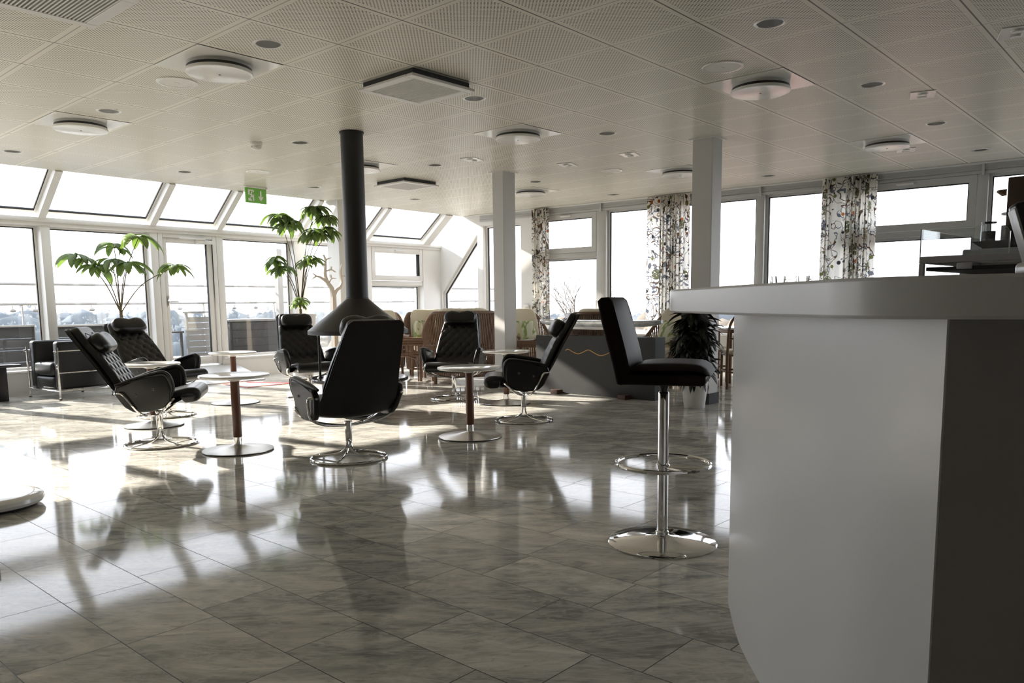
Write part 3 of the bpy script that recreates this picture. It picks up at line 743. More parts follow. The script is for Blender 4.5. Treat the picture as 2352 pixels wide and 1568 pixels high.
# ------------------------------------------------------------------ round tables
t0 = thing('round_side_table', '', 'table')
MB().lathe([(0, .535), (.235, .535), (.246, .539), (.25, .547), (.246, .556), (.238, .558), (0, .558)], 64).build('tabletop', 'laminate', t0)
MB().lathe([(0, .508), (.035, .508), (.05, .515), (.11, .5345), (0, .5345)], 32).build('top_mount', 'laminate', t0)
MB().lathe([(0, .10), (.03, .10), (.0315, .103), (.0315, .505), (.03, .508), (0, .508)], 28).build('column', 'mahogany', t0)
MB().lathe([(0, .03), (.0285, .03), (.0285, .10), (0, .10)], 28).build('collar', 'chrome', t0)
bs = MB().lathe([(.245, .004), (.25, .007), (.249, .011), (.19, .019), (.11, .029), (.05, .042), (.036, .047), (0, .047)], 64).build('base', 'alu', t0)
MB().lathe([(0, 0), (.243, 0), (.246, .003), (.243, .0055), (0, .0055)], 64).build('rubber_ring', 'blk_rubber', bs)
for i, (x, y, tx) in enumerate([(2.89, 5.277, 'white round table on wooden column, largest one, on open floor by the profile chair'),
                                (4.351, 7.953, 'white round table on wooden column beside the red-edged floor mat'),
                                (4.355, 4.344, 'white round table on wooden column, in front of the chair facing us by the rattan'),
                                (6.09, 5.529, 'white round table with reddish column, behind the profile chair by the stone slab'),
                                (3.048, 7.011, 'white round table half hidden by the reclined profile chair'),
                                (5.748, 7.211, 'round table hidden behind the turned-away chair, only its base edge showing')]):
    again(t0, i == 0, (x, y, 0), .3 * i, tx, 'round side tables')

# ------------------------------------------------------------------ fireplace
f = thing('hanging_fireplace', 'black open fireplace with conical hood and flue up to the ceiling', 'fireplace', (4.655, 6.125, 0))
MB().lathe([(0, 0), (.25, 0), (.253, .004), (.253, .107), (0, .107)], 56).build('plinth', 'blk_metal', f)
MB().lathe([(0, .107), (.355, .107), (.36, .112), (.36, .32), (0, .32)], 64).build('drum', 'blk_metal', f)
MB().lathe([(0, .32), (.44, .32), (.46, .33), (.46, .35), (.452, .357), (.30, .357), (.28, .335), (0, .335)], 72).build('hearth_plate', 'blk_gloss', f)
for k in range(3):
    a = math.radians(138 + 120 * k); x, y = .375 * math.cos(a), .375 * math.sin(a)
    MB().lathe([(0, .357), (.03, .357), (.028, .362), (.014, .372), (.012, .38), (.012, .80), (0, .80)], 16, x, y).build('rod', 'blk_metal', f)
MB().lathe([(.452, .775), (.468, .772), (.472, .776), (.472, .808), (.462, .816), (.25, .98), (.112, 1.098), (.106, 1.105), (.103, 1.105), (.445, .806)], 80).build('hood', 'blk_metal', f)
MB().lathe([(.104, 1.10), (.107, 1.10), (.107, 1.112), (.104, 1.116), (.104, CE - .012), (.1, CE - .012)], 48).build('flue', 'blk_metal', f)
MB().lathe([(.104, CE - .016), (.112, CE - .016), (.113, CE - .001), (.104, CE - .001)], 48).build('ceiling_collar', 'blk_metal', f)

# ------------------------------------------------------------------ club armchair
def club():
    r = thing('club_armchair', 'black leather club armchair with chrome tube frame in front of the low window wall', 'armchair')
    W, D = .70, .62       # y width, x depth (front at +x)
    fr = MB(); R = .0135
    for sy in (-1, 1):
        y = sy * W / 2
        for x in (-.31, .31): fr.tube([(x, y, .0), (x, y, .60)], R, 10)
        fr.tube(smoothpts([(.31, y, .555), (.30, y, .56), (-.31, y, .56)], 3), .009, 8); fr.tube([(.31, y, .31), (-.31, y, .31)], .009, 8)
        fr.tube([(.31, y, .10), (-.31, y, .10)], R, 10)
    for z in (.10, .56): fr.tube([(-.31, -W / 2, z), (-.31, W / 2, z)], R, 10)
    fr.tube([(.31, -W / 2, .10), (.31, W / 2, .10)], R, 10)
    fr.build('chrome_frame', 'chrome', r)
    for x in (-.31, .31):
        for sy in (-1, 1): MB().lathe([(0, 0), (.015, 0), (.015, .012), (0, .012)], 12, x, sy * W / 2).build('foot', 'blk_rubber', r)
    for sy in (-1, 1):
        y0 = sy * .335; y1 = sy * .215
        MB().box(-.295, .295, min(y0, y1), max(y0, y1), .115, .672, .035, 4).build('side_cushion', 'blk_leather', r)
    MB().box(-.297, -.17, -.212, .212, .30, .69, .04, 4).build('back_cushion', 'blk_leather', r)
    MB().box(-.165, .315, -.212, .212, .27, .43, .045, 4).build('seat_cushion', 'blk_leather', r)
    MB().box(-.16, .30, -.212, .212, .115, .265, .035, 4).build('lower_cushion', 'blk_leather', r)
    return r
c = club(); c.location = (3.50, 10.25, 0); c.rotation_euler.z = math.radians(188)
t = thing('black_side_table', 'small black table with glossy top at the photo edge beside the club armchair', 'table', (2.72, 10.3, 0))
MB().box(-.22, .22, -.22, .22, .40, .425, .004).build('tabletop', 'blk_gloss', t)
MB().box(-.17, -.0, -.06, .06, 0, .40, .004).box(-.0, .12, -.03, .03, 0, .40, .004).build('pedestal', 'blk_metal', t)

# ------------------------------------------------------------------ things at the near photo edge
t = thing('round_floor_disc', 'low white round base with rounded rim lying on the floor at the photo edge', 'base', (1.19, 4.79, 0))
MB().lathe([(0, .012), (.22, .012), (.245, .02), (.255, .036), (.25, .054), (.235, .066), (.20, .07), (0, .07)], 72).build('disc', 'laminate', t)
MB().lathe([(0, 0), (.215, 0), (.215, .012), (0, .012)], 48).build('foot_ring', 'blk_rubber', t)
t = thing('black_floor_stand', 'black upright foot just showing at the photo edge on the near floor tiles', 'stand', (.838, 3.853, 0), .73)
MB().box(-.05, .0, -.16, .02, 0, .09, .003).build('foot_block', 'blk_metal', t)
MB().box(-.045, -.03, -.15, -.03, .09, .10, .002).build('cap', 'blk_rubber', t)

# mat with red edge
t = thing('floor_mat', 'thin beige floor mat with red borders in the sun by the ramp', 'mat', (5.5, 9.7, 0), 0)
Q = [Vector(p) - Vector((5.5, 9.7)) for p in ((5.30, 10.04), (5.67, 10.09), (5.97, 9.33), (5.27, 9.31))]
MB().prism([tuple(p) for p in Q], 0, .005).build('mat_sheet', 'matgrey', t, smooth=0)
rb_ = MB(); cen = sum(Q, Vector((0, 0))) / 4
for k, wd in ((0, .08), (1, .42), (2, .12), (3, .08)):
    a, b_ = Q[k], Q[(k + 1) % 4]
    rb_.prism([tuple(a), tuple(b_), tuple(b_.lerp(cen, wd)), tuple(a.lerp(cen, wd))], .005, .0065)
rb_.build('red_border', 'red', t, smooth=0)

# ------------------------------------------------------------------ bar stool
b = thing('bar_stool', 'dark brown leather bar stool with chrome post, foot ring and round base beside the bar', 'bar stool', (2.915, 1.742, 0), math.radians(-66))
MB().lathe([(0, 0), (.232, 0), (.234, .004), (.228, .008), (.16, .017), (.08, .026), (.034, .033), (.028, .038), (0, .038)], 80).build('base', 'chrome', b)
MB().lathe([(.0, .034), (.029, .034), (.029, .05), (.0235, .056), (.0235, .655), (.0205, .66), (0, .66)], 36).build('post', 'chrome', b)
MB().lathe([(0, .66), (.017, .66), (.017, .672), (.028, .705), (0, .705)], 24).build('swivel_collar', 'blk_metal', b)
rg = MB().tube(arc((0, 0), .198, 0, 2 * PI, 64, .35)[:-1], .0095, 10, closed=True).build('foot_ring', 'chrome', b)
mb = MB().lathe([(.0236, .325), (.03, .328), (.03, .345), (.0236, .348)], 28)
for a in (-.35, .35): mb.tube([(.02 * math.cos(a - .6), .02 * math.sin(a - .6), .333), (.19 * math.cos(a - .6), .19 * math.sin(a - .6), .347)], .007, 8)
mb.build('ring_bracket', 'chrome', rg)
mb = MB()
# padded seat: a lower block with a cushion that curls over its front edge
mb.box(-.165, .188, -.2, .2, .705, .752, .018, 3)
mb.build('seat_block', 'brn_leather', b, smooth=50)
mb = MB(); b_ = bmesh.new(); bmesh.ops.create_grid(b_, x_segments=16, y_segments=12, size=.5)
bmesh.ops.solidify(b_, geom=list(b_.faces), thickness=.05)
zs = [v.co.z for v in b_.verts]; zm = (min(zs) + max(zs)) / 2
for v in b_.verts:
    up = v.co.z > zm; u, w_ = v.co.x * 2, v.co.y * 2
    ed = max(0, 1 - abs(u) ** 8) ** .5 * max(0, 1 - abs(w_) ** 8) ** .5
    h = .768 + (.020 + .006 * math.cos(u * PI / 2)) * ed if up else .768 - .018 * ed
    h -= .022 * max(0, (u - .55) / .45) ** 2
    rr_ = 1 - .07 * (u * u * w_ * w_) ** 3
    v.co = Vector((.043 + .163 * u * rr_, .202 * w_ * rr_, h))
mb.join(b_)
st = mb.build('seat', 'brn_leather', b, smooth=55)
bp = [(-.168, .708), (-.150, .702), (-.112, .755), (-.128, .83), (-.152, .92), (-.176, 1.0), (-.19, 1.05), (-.205, 1.062), (-.235, 1.06), (-.25, 1.045), (-.238, .98), (-.212, .88), (-.185, .78)]
bb = bmesh.new()
A = [bb.verts.new((x, -.198 + .02 * max(0, z - .8), z)) for x, z in bp]; B = [bb.verts.new((x, .198 - .02 * max(0, z - .8), z)) for x, z in bp]
bb.faces.new(A[::-1]); bb.faces.new(B)
for i in range(len(bp)): bb.faces.new((A[i], A[(i + 1) % len(bp)], B[(i + 1) % len(bp)], B[i]))
bmesh.ops.recalc_face_normals(bb, faces=bb.faces)
side = [e for e in bb.edges if len(e.link_faces) == 2 and (len(e.link_faces[0].verts) > 4) != (len(e.link_faces[1].verts) > 4)]
bmesh.ops.bevel(bb, geom=side, offset=.014, segments=4, affect='EDGES', profile=.5)
bk = MB().join(bb).build('backrest', 'brn_leather', b, smooth=50)
for sy in (-1, 1):
    pts = [(-.118, sy * .188, .77), (-.134, sy * .187, .84), (-.158, sy * .1855, .93), (-.18, sy * .184, 1.01), (-.192, sy * .178, 1.048)]
    MB().tube(smoothpts(pts, 4), .0032, 6).build('piping', 'brn_leather', bk)

# ------------------------------------------------------------------ bar
FH, RT = Vector((.74504, .66701)), Vector((.66701, -.74504))      # along the bar and across it
def bw(l, d): p = FH * d + RT * l; return (p.x, p.y)
ZT, ZB = 1.078, 1.006
edge = smoothpts([(*p, 0) for p in [(.60, 2.78), (.535, 2.66), (.512, 2.5), (.525, 2.24), (.545, 1.9), (.588, 1.56), (.603, 1.45), (.655, 1.345), (.80, 1.235), (1.2, 1.05), (2.2, .80)]], 8)
inner = smoothpts([(*p, 0) for p in [(2.3, 1.62), (1.5, 1.7), (1.2, 1.85), (1.13, 2.2), (1.15, 2.6), (1.08, 2.86), (.90, 2.95), (.72, 2.90), (.60, 2.78)]], 8)[:-1]
ring = [bw(p.x, p.y) for p in edge] + [bw(p.x, p.y) for p in inner]
t = thing('bar_countertop', 'thick white solid bar top with rounded end, above the curved white bar front', 'countertop')
MB().prism(ring, ZB, ZT).build('slab', 'counter', t, smooth=30, bevel=.006)
base = smoothpts([(*p, 0) for p in [(1.0, 2.82), (.86, 2.80), (.765, 2.70), (.722, 2.52), (.686, 2.3), (.672, 2.1), (.668, 1.9), (.675, 1.7), (.695, 1.52), (.742, 1.345)]], 8)
t = thing('bar_counter', 'curved white bar front with a return panel greyed for shade, standing on the stone floor', 'bar counter')
o_ = [bw(p.x, p.y) for p in base]; i_ = [bw(p.x + .05, p.y + .01) for p in base]
MB().prism(o_ + i_[::-1], .0, ZB).build('curved_front', 'counter', t, smooth=30)
MB().prism([bw(.746, 1.345), bw(2.1, 1.22), bw(2.1, 1.26), bw(.80, 1.39)], 0, ZB).build('return_panel', 'counter_dark', t, smooth=0)  # panel turned from the windows; its shade painted in as dark grey
MB().prism([bw(.83, 1.45), bw(2.1, 1.28), bw(2.1, 1.5), bw(1.05, 1.7), bw(1.03, 2.7), bw(.9, 2.72), bw(.80, 2.4), bw(.77, 1.9)], .02, ZB - .003).build('carcass', 'counter_dark', t, smooth=0)

tl = thing('tealight_glass', '', 'candle holder')
MB().lathe([(0, 0), (.024, 0), (.026, .003), (.029, .042), (.0265, .042), (.0235, .008), (0, .007)], 28).build('cup', 'tumbler', tl)
for i, (x, y, tx) in enumerate([(2.548, 1.093, 'the one closer to the rounded bar end'), (2.602, 1.032, 'the one further from the rounded bar end')]):
    again(tl, i == 0, (x, y, ZT), 0, 'clear glass tealight holder on the bar, ' + tx, 'tealight holders on the bar')

# card terminal at the photo edge
x, y = bw(1.003, 1.47)
t = thing('card_terminal', 'black and silver card payment terminal tilted on its stand on the bar top', 'card terminal', (x, y, ZT), math.atan2(RT.y, RT.x))
rot = Matrix.Translation((0, 0, .012)) @ Matrix.Rotation(math.radians(-11), 4, 'Y') @ Matrix.Rotation(math.radians(-14), 4, 'X')
MB().box(-.04, .05, -.012, .02, 0, .138, .008, 3).xf(rot).build('body', 'blk_gloss', t)
MB().box(-.0435, -.036, -.008, .016, .008, .128, .003).xf(rot).build('side_trim', 'silver_plastic', t)
MB().box(-.027, .043, -.0135, -.0115, .074, .118, .001, 1).xf(rot).build('screen', 'screen', t)
kp = MB()
for i in range(3):
    for j in range(4): kp.box(-.026 + .024 * i, -.008 + .024 * i, -.0145, -.0115, .012 + .016 * j, .024 + .016 * j, .0015, 1)
kp.xf(rot).build('keypad', 'boards', t)
MB().box(-.07, -.036, -.035, .01, 0, .026, .009, 3).build('cradle', 'silver_plastic', t)
MB().box(-.032, .06, -.03, .02, 0, .022, .003).build('stand', 'silver_plastic', t)
cu = bpy.data.curves.new('lettering', 'FONT'); cu.body = 'REC'; cu.size = .016; cu.extrude = .0004; cu.materials.append(M['screen'])
_tmp = bpy.data.objects.new('lettering', cu); lm = bpy.data.meshes.new_from_object(_tmp); bpy.data.objects.remove(_tmp)
lo = bpy.data.objects.new('lettering', lm); col.objects.link(lo); lo.parent = t; lo.location = (-.029, -.0305, .005); lo.rotation_euler = (PI / 2, 0, 0)

# serving side: back counter, display case, coffee machine
ang = math.atan2(RT.y, RT.x)
def bt(l, d, z=0): return (*bw(l, d), z)
PH = R45 = math.radians(45)
def sv(x, y, z=0): return bt(1.525 + math.cos(PH) * x + math.sin(PH) * y, 2.98 - math.sin(PH) * x + math.cos(PH) * y, z)
sa = ang - PH
t = thing('back_counter', 'dark grey back counter behind the bar carrying display case and coffee machine', 'counter', sv(-.2, -.03), sa)
MB().box(0, 1.2, 0, 1.4, 0, .88, .004).build('cabinet', 'counter_dark', t); MB().box(-.02, 1.22, -.02, 1.42, .88, .92, .005).build('worktop', 'counter_dark', t)
t = thing('display_case', 'glass food display case with dark metal rail on the back counter', 'display case', sv(0, 0, .92), sa)
W_, D_ = .55, .75
mb = MB()
for q in ((0, W_, 0, .02), (0, W_, D_ - .02, D_), (0, .02, .02, D_ - .02), (W_ - .02, W_, .02, D_ - .02)): mb.box(q[0], q[1], q[2], q[3], .25, .275, .002, 1)
for lx in (0, W_ - .018):
    for ly in (0, D_ - .018): mb.box(lx, lx + .018, ly, ly + .018, 0, .25, .002, 1)
mb.build('frame', 'counter_dark', t)
MB().box(.02, W_ - .02, .02, D_ - .02, .222, .236).build('shelf', 'boards', t, smooth=0)
def rrect(x0, x1, z0, z1, r): return [(x0, z0), (x1, z0)] + [(x1 - r + r * math.cos(a), z1 - r + r * math.sin(a)) for a in (0, .4, .8, 1.2, PI / 2)] + [(x0, z1)]
MB().prism(rrect(.004, .29, .275, .375, .035), .003, .009, 'y').build('glass_panel', 'case_glass', t, smooth=0)
MB().box(.002, .008, .010, D_ - .01, .275, .375).build('glass_panel', 'case_glass', t, smooth=0)
MB().prism(rrect(.004, .29, .275, .375, .035), D_ - .009, D_ - .003, 'y').build('glass_panel', 'case_glass', t, smooth=0)
MB().box(.001, .004, .0015, .0045, .275, .376).build('glass_edge', 'blk_metal', t, smooth=0)
MB().box(.2885, .2915, .002, .010, .275, .35).build('glass_edge', 'laminate', t, smooth=0)
MB().box(.13, .18, -.008, .0, .225, .248, .003).build('latch', 'silver_plastic', t)
t = thing('coffee_machine', 'dark coffee machine behind the display case with jars standing on it', 'coffee machine', sv(-.12, .85, .92), sa)
MB().add([(0, 0, 0), (.9, 0, 0), (.9, .42, 0), (0, .42, 0), (.03, 0, .34), (.9, 0, .34), (.9, .42, .34), (.03, .42, .34)], [(3, 2, 1, 0), (4, 5, 6, 7), (0, 1, 5, 4), (1, 2, 6, 5), (2, 3, 7, 6), (3, 0, 4, 7)]).build('body', 'counter_dark', t, bevel=.006)
MB().add([(.10, .06, .34), (.9, .06, .34), (.9, .40, .34), (.10, .40, .34), (.055, .03, .375), (.9, .03, .375), (.9, .41, .375), (.055, .41, .375)], [(3, 2, 1, 0), (4, 5, 6, 7), (0, 1, 5, 4), (1, 2, 6, 5), (2, 3, 7, 6), (3, 0, 4, 7)]).build('cup_tray', 'blk_metal', t)
for i in range(3): MB().box(.045 + .05 * i, .052 + .05 * i, -.004, 0, .02, .31).build('trim_strip', 'silver_plastic', t, smooth=0)
for x, y, r, h, tx in ((-.035, 1.03, .032, .095, 'shorter glass jar of dark coffee beans on the coffee machine'), (.072, .97, .046, .125, 'taller glass jar of dark coffee beans on the coffee machine')):
    t = thing('coffee_jar', tx, 'jar', sv(x, y, 1.295), ang, 'coffee jars')
    MB().lathe([(0, 0), (r * .96, 0), (r, .004), (r, h * .86), (r * .9, h * .9), (r * .9, h * .93), (0, h * .93)], 20).build('glass_body', 'case_glass', t)
    MB().lathe([(0, .003), (r * .9, .003), (r * .9, h * .55), (0, h * .58)], 20).build('beans', 'beans', t)
    MB().lathe([(0, h * .93), (r * .98, h * .93), (r * .98, h), (0, h)], 20).build('lid', 'blk_gloss', t)
t = thing('brown_dispenser', 'tall dark brown wooden box with small side peg on the coffee machine', 'box', sv(.022, 1.07, 1.295), ang)
MB().box(0, .25, -.12, .0, 0, .295, .004).xf(Matrix.Rotation(-PH, 4, 'Z') @ Matrix.Translation((0, .12, 0))).build('case', 'dark_wood', t)
MB().add([(-.022, .03, .242), (-.022, .045, .242), (.01, .055, .246), (.01, .02, .246), (-.022, .03, .232), (-.022, .045, .232), (.01, .055, .216), (.01, .02, .216)], [(0, 1, 2, 3), (7, 6, 5, 4), (0, 4, 5, 1), (1, 5, 6, 2), (2, 6, 7, 3), (3, 7, 4, 0)]).build('peg', 'bark', t, smooth=0)

# ------------------------------------------------------------------ stone slab with the silvery hull
t = thing('stone_slab', 'upright grey stone slab with rough top edge and a wavy brass inlay line', 'stone slab', (7.165, 4.39, 0))
mb = MB(); ny, nz, nx = 46, 12, 5
def sp(i, j, k):
    y, z, x = 1.63 * i / ny, .665 * j / nz, .2 * k / nx
    if j == nz: z += .018 * noise.noise(Vector((y * 9, x * 9, 3))) + .012 * noise.noise(Vector((y * 30, x * 25, 8)))
    return (x + (.006 * noise.noise(Vector((y * 25, z * 25, x))) if j >= nz - 1 else 0), y, z)
rings = []
for i in range(ny + 1):
    rings.append([sp(i, j, 0) for j in range(nz + 1)] + [sp(i, nz, k) for k in range(1, nx)] + [sp(i, j, nx) for j in range(nz, -1, -1)])
mb.loft(rings); s_ = mb.build('slab', 'slab', t, smooth=25)
wave = [(5.58, .50), (5.54, .515), (5.48, .49), (5.40, .467), (5.33, .487), (5.255, .515), (5.187, .49), (5.107, .46), (5.03, .468), (4.95, .5), (4.88, .515), (4.80, .49), (4.74, .475)]
MB().tube([p - Vector((0, 4.39, 0)) for p in smoothpts([(0, y, z) for y, z in wave], 5)], .0055, 6).build('inlay_line', 'gold', s_)
MB().lathe([(0, -.002), (.011, -.002), (.011, .002), (0, .002)], 16).xf(Matrix.Translation((0, 1.56, .56)) @ Matrix.Rotation(PI / 2, 4, 'Y')).build('drill_hole', 'blk_metal', s_, smooth=0)
t0 = thing('wooden_wedge', '', 'wedge')
MB().add([(-.10, -.055, 0), (0, -.055, 0), (0, .055, 0), (-.10, .055, 0), (-.10, -.055, .048), (-.01, -.055, .048), (-.01, .055, .048), (-.10, .055, .048)], [(3, 2, 1, 0), (4, 5, 6, 7), (0, 1, 5, 4), (1, 2, 6, 5), (2, 3, 7, 6), (3, 0, 4, 7)]).build('block', 'wedge', t0, bevel=.003)
for i, (x, y, tx) in enumerate([(7.16, 5.66, 'brown wooden wedge at the foot of the stone slab, the one lit by the sun'), (7.16, 4.73, 'brown wooden wedge at the foot of the stone slab, in shade behind the bar stool')]):
    again(t0, i == 0, (x, y, 0), -.12, tx, 'wedges at the stone slab')
t = thing('hull_sculpture', 'long silvery boat-shaped sculpture mounted on the stone slab', 'sculpture', (7.265, 5.20, 0))
rings = []
for i in range(33):
    u = -1 + i / 16; a = max(0, 1 - abs(u) ** 2.6) ** .6
    w = .02 + .15 * a; up = .012; dn = .022 + .058 * a
    rings.append([(w * math.cos(k), .83 * u, .838 + (up if math.sin(k) > 0 else dn) * math.sin(k)) for k in [2 * PI * q / 20 for q in range(20)]])
MB().loft(rings).build('hull', 'silver', t, smooth=50)
hb = MB().box(-.055, .055, -.38, .32, .735, .80, .014, 3)
for k in range(5): hb.box(-.062, -.05, -.30 + .12 * k, -.24 + .12 * k, .775, .79, .002, 1)
hb.build('keel_block', 'alu', t)
for y in (.30, -.36):
    sh = MB().tube([(p[0] * 0, y + p[0], .715 + p[1]) for p in arc((0, 0), .042, PI * 1.02, 2 * PI - .06, 14)], .008, 8).tube([(0, y, .655), (0, y, .675)], .012, 10)
    sh.build('shackle', 'wedge', t)

# ------------------------------------------------------------------ rattan furniture
def rattan_armchair(name, cush='cream', mat='rattan'):
    r = thing(name, '', 'rattan chair')
    R = .36
    def rail(th): 
        d = abs(th - PI); k = max(0, min(1, (1.75 - d) / .95)); k = k * k * (3 - 2 * k)
        return .585 + .33 * k
    th = [math.radians(52 + 256 * i / 48) for i in range(49)]
    top = [((R + .05 * (rail(a) - .585)) * math.cos(a) - .0 - .12 * (rail(a) - .585), (R + .02) * math.sin(a), rail(a)) for a in th]
    MB().tube(top, .021, 8).tube([(x * .955, y * .955, z - .008) for x, y, z in top], .012, 6).build('top_rail', mat, r)
    cn = MB()
    for i in range(1, 72):
        k = i * 48 / 72; i0 = int(k); f_ = k - i0
        x, y, z = Vector(top[i0]).lerp(Vector(top[i0 + 1]), f_)
        a_ = math.radians(52 + 256 * max(.01, min(.99, (k + (1.2 if i < 36 else -1.2)) / 48)))
        cn.tube([(R * .95 * math.cos(a_), R * .95 * math.sin(a_), .10), (x, y, z)], .0085, 5)
    cn.build('cane_back', mat, r, smooth=60)
    fr = MB()
    for z, q in ((.10, .95), (.36, .985), (.50, 1.0)): fr.tube([(R * q * math.cos(a), R * q * math.sin(a), z) for a in th], .014, 6)
    x0, y0 = R * math.cos(th[0]), R * math.sin(th[0])
    for z in (.10, .36): fr.tube([(x0, -y0 * .96, z), (x0, y0 * .96, z)], .014, 6)
    for i in range(11): fr.tube([(x0, -y0 * .9 + y0 * 1.8 * i / 10, .10), (x0, -y0 * .9 + y0 * 1.8 * i / 10, .36)], .007, 5)
    fr.build('seat_frame', mat, r)
    for i in (0, 14, 34, 48):
        MB().tube([(R * .98 * math.cos(th[i]), R * .98 * math.sin(th[i]), 0), (R * .98 * math.cos(th[i]), R * .98 * math.sin(th[i]), .38 if 0 < i < 48 else rail(th[i]))], .019, 8).build('leg', mat, r)
    MB().box(-.25, .29, -.255, .255, .365, .475, .045, 4).build('seat_cushion', cush, r)
    def bend(p): return Vector((p.x - .25 * (1 - p.y * p.y) + .12, p.y, p.z))
    mb = MB().sell((0, 0, 0), (.07, .27, .27), .45, 12, 24)
    for v in mb.bm.verts:
        q = v.co.y / .27; v.co.x += .13 * q * q - .006 * math.exp(-((abs(q) - .35) ** 2 + (v.co.z / .27 - .15) ** 2) / .01)
    mb.xf(Matrix.Translation((-.27, 0, .70)) @ Matrix.Rotation(math.radians(-14), 4, 'Y')).build('back_cushion', cush, r, smooth=60)
    return r
ra = rattan_armchair('rattan_armchair')
GR = 'rattan armchairs with cream cushions'
# (x, y, heading, label)
for i, (x, y, a, tx) in enumerate([(8.03, 8.84, -128, 'cream-cushioned rattan armchair facing us between the fireplace hood and the gable window'),
                                   (7.72, 9.6, -120, 'cream-cushioned rattan armchair mostly hidden behind the fireplace hood rim'),
                                   (8.55, 7.35, -105, 'cream-cushioned rattan armchair behind the middle pillar, green pillow on it'),
                                   (8.62, 5.10, 165, 'cream-cushioned rattan armchair facing us behind the stone slab and bar stool'),
                                   (8.02, 5.72, 35, 'rattan armchair turned away behind the silvery hull sculpture')]):
    again(ra, i == 0, (x, y, 0), math.radians(a), tx, GR)
big = rattan_armchair('rattan_tub_chair', 'cream_stripe')
again(big, True, (7.46, 7.58, 0), math.radians(52), 'big rattan tub chair with striped cushion, turned away beside the middle pillar')
big.scale = (1.08, 1.34, 1.02)

def pillow(loc, rot, tx):
    t = thing('throw_pillow', tx, 'pillow', loc, 0, 'green leaf-print pillows')
    t.rotation_euler = rot
    mb = MB(); n = 18; top, bot = [], []
    for i in range(n + 1):
        a, b_ = [], []
        for k in range(n + 1):
            u, v = -1 + 2 * i / n, -1 + 2 * k / n
            h = .062 * (max(0, 1 - u ** 4) * max(0, 1 - v ** 4)) ** .55; sh = 1 - .10 * (1 - u * u) * abs(v) ** 3 * 1.0; sw = 1 - .10 * (1 - v * v) * abs(u) ** 3
            a.append((h, .18 * u * sw, .165 * v * sh)); b_.append((-h, .18 * u * sw, .165 * v * sh))
        top.append(a); bot.append(b_)
    mb.loft(top, closed=False, caps=False); mb.loft(bot, closed=False, caps=False)
    mb.build('cover', 'pillow', t, smooth=80)
R_ = math.radians
def in_chair(x, y, h, lx, ly, dz, yaw, tx, lean=-20):
    c, q = math.cos(R_(h)), math.sin(R_(h))
    pillow((x + c * lx - q * ly, y + q * lx + c * ly, .652 + dz), (0, R_(lean), R_(h + yaw)), tx)
in_chair(8.03, 8.84, -128, .0, .07, 0, 0, 'green leaf-print pillow upright in the cream chair beside the fireplace hood')
in_chair(8.03, 8.84, -128, .13, -.175, -.004, 92, 'green leaf-print pillow edge-on in the cream chair, towards the rattan tub chair', 0)
in_chair(8.55, 7.35, -105, .0, -.02, 0, 6, 'green leaf-print pillow just beyond the middle pillar')
in_chair(8.62, 5.10, 165, .0, .03, 0, -8, 'green leaf-print pillow in the chair behind the bar stool')

def rattan_table():
    r = thing('rattan_table', '', 'table')
    MB().box(-.31, .31, -.31, .31, .52, .545, .012, 3).build('tabletop', 'rattan', r)
    rm = MB()
    for z in (.505, .535, .56):
        rm.tube([(.31 * sx, .31 * sy, z) for sx, sy in ((1, 1), (-1, 1), (-1, -1), (1, -1))], .017, 6, closed=True)
    rm.build('wrapped_rim', 'rattan', r)
    ap = MB()
    for s in (-1, 1):
        for i in range(15):
            q = -.25 + .5 * i / 14
            ap.tube([(q, s * .27, .36), (q, s * .27, .50)], .006, 5).tube([(s * .27, q, .36), (s * .27, q, .50)], .006, 5)
        ap.tube([(-.27, s * .27, .355), (.27, s * .27, .355)], .013, 6).tube([(s * .27, -.27, .355), (s * .27, .27, .355)], .013, 6)
        ap.tube([(-.27, s * .27, .20), (.27, s * .27, .20)], .011, 6)
        for q in (0, 1):
            f = lambda p: (p[0], s * .265, p[1]) if q == 0 else (s * .265, p[0], p[1])
            ap.tube([f((-.235, .0)), f((-.235, .22)), f((-.2, .31)), f((-.1, .345)), f((.1, .345)), f((.2, .31)), f((.235, .22)), f((.235, 0))], .010, 6)
    ap.build('apron', 'rattan', r)
    for sx in (-1, 1):
        for sy in (-1, 1): MB().tube([(sx * .27, sy * .27, 0), (sx * .27, sy * .27, .515)], .019, 8).build('leg', 'rattan', r)
    return r
rt_ = rattan_table()
again(rt_, True, (7.20, 8.48, 0), R_(42), 'square rattan table with arched braces between the cream chair and rattan tub chair', 'rattan tables')
again(rt_, False, (7.82, 6.46, 0), R_(10), 'square rattan table between the middle pillar and the stone slab', 'rattan tables').scale = (.78, .78, 1)

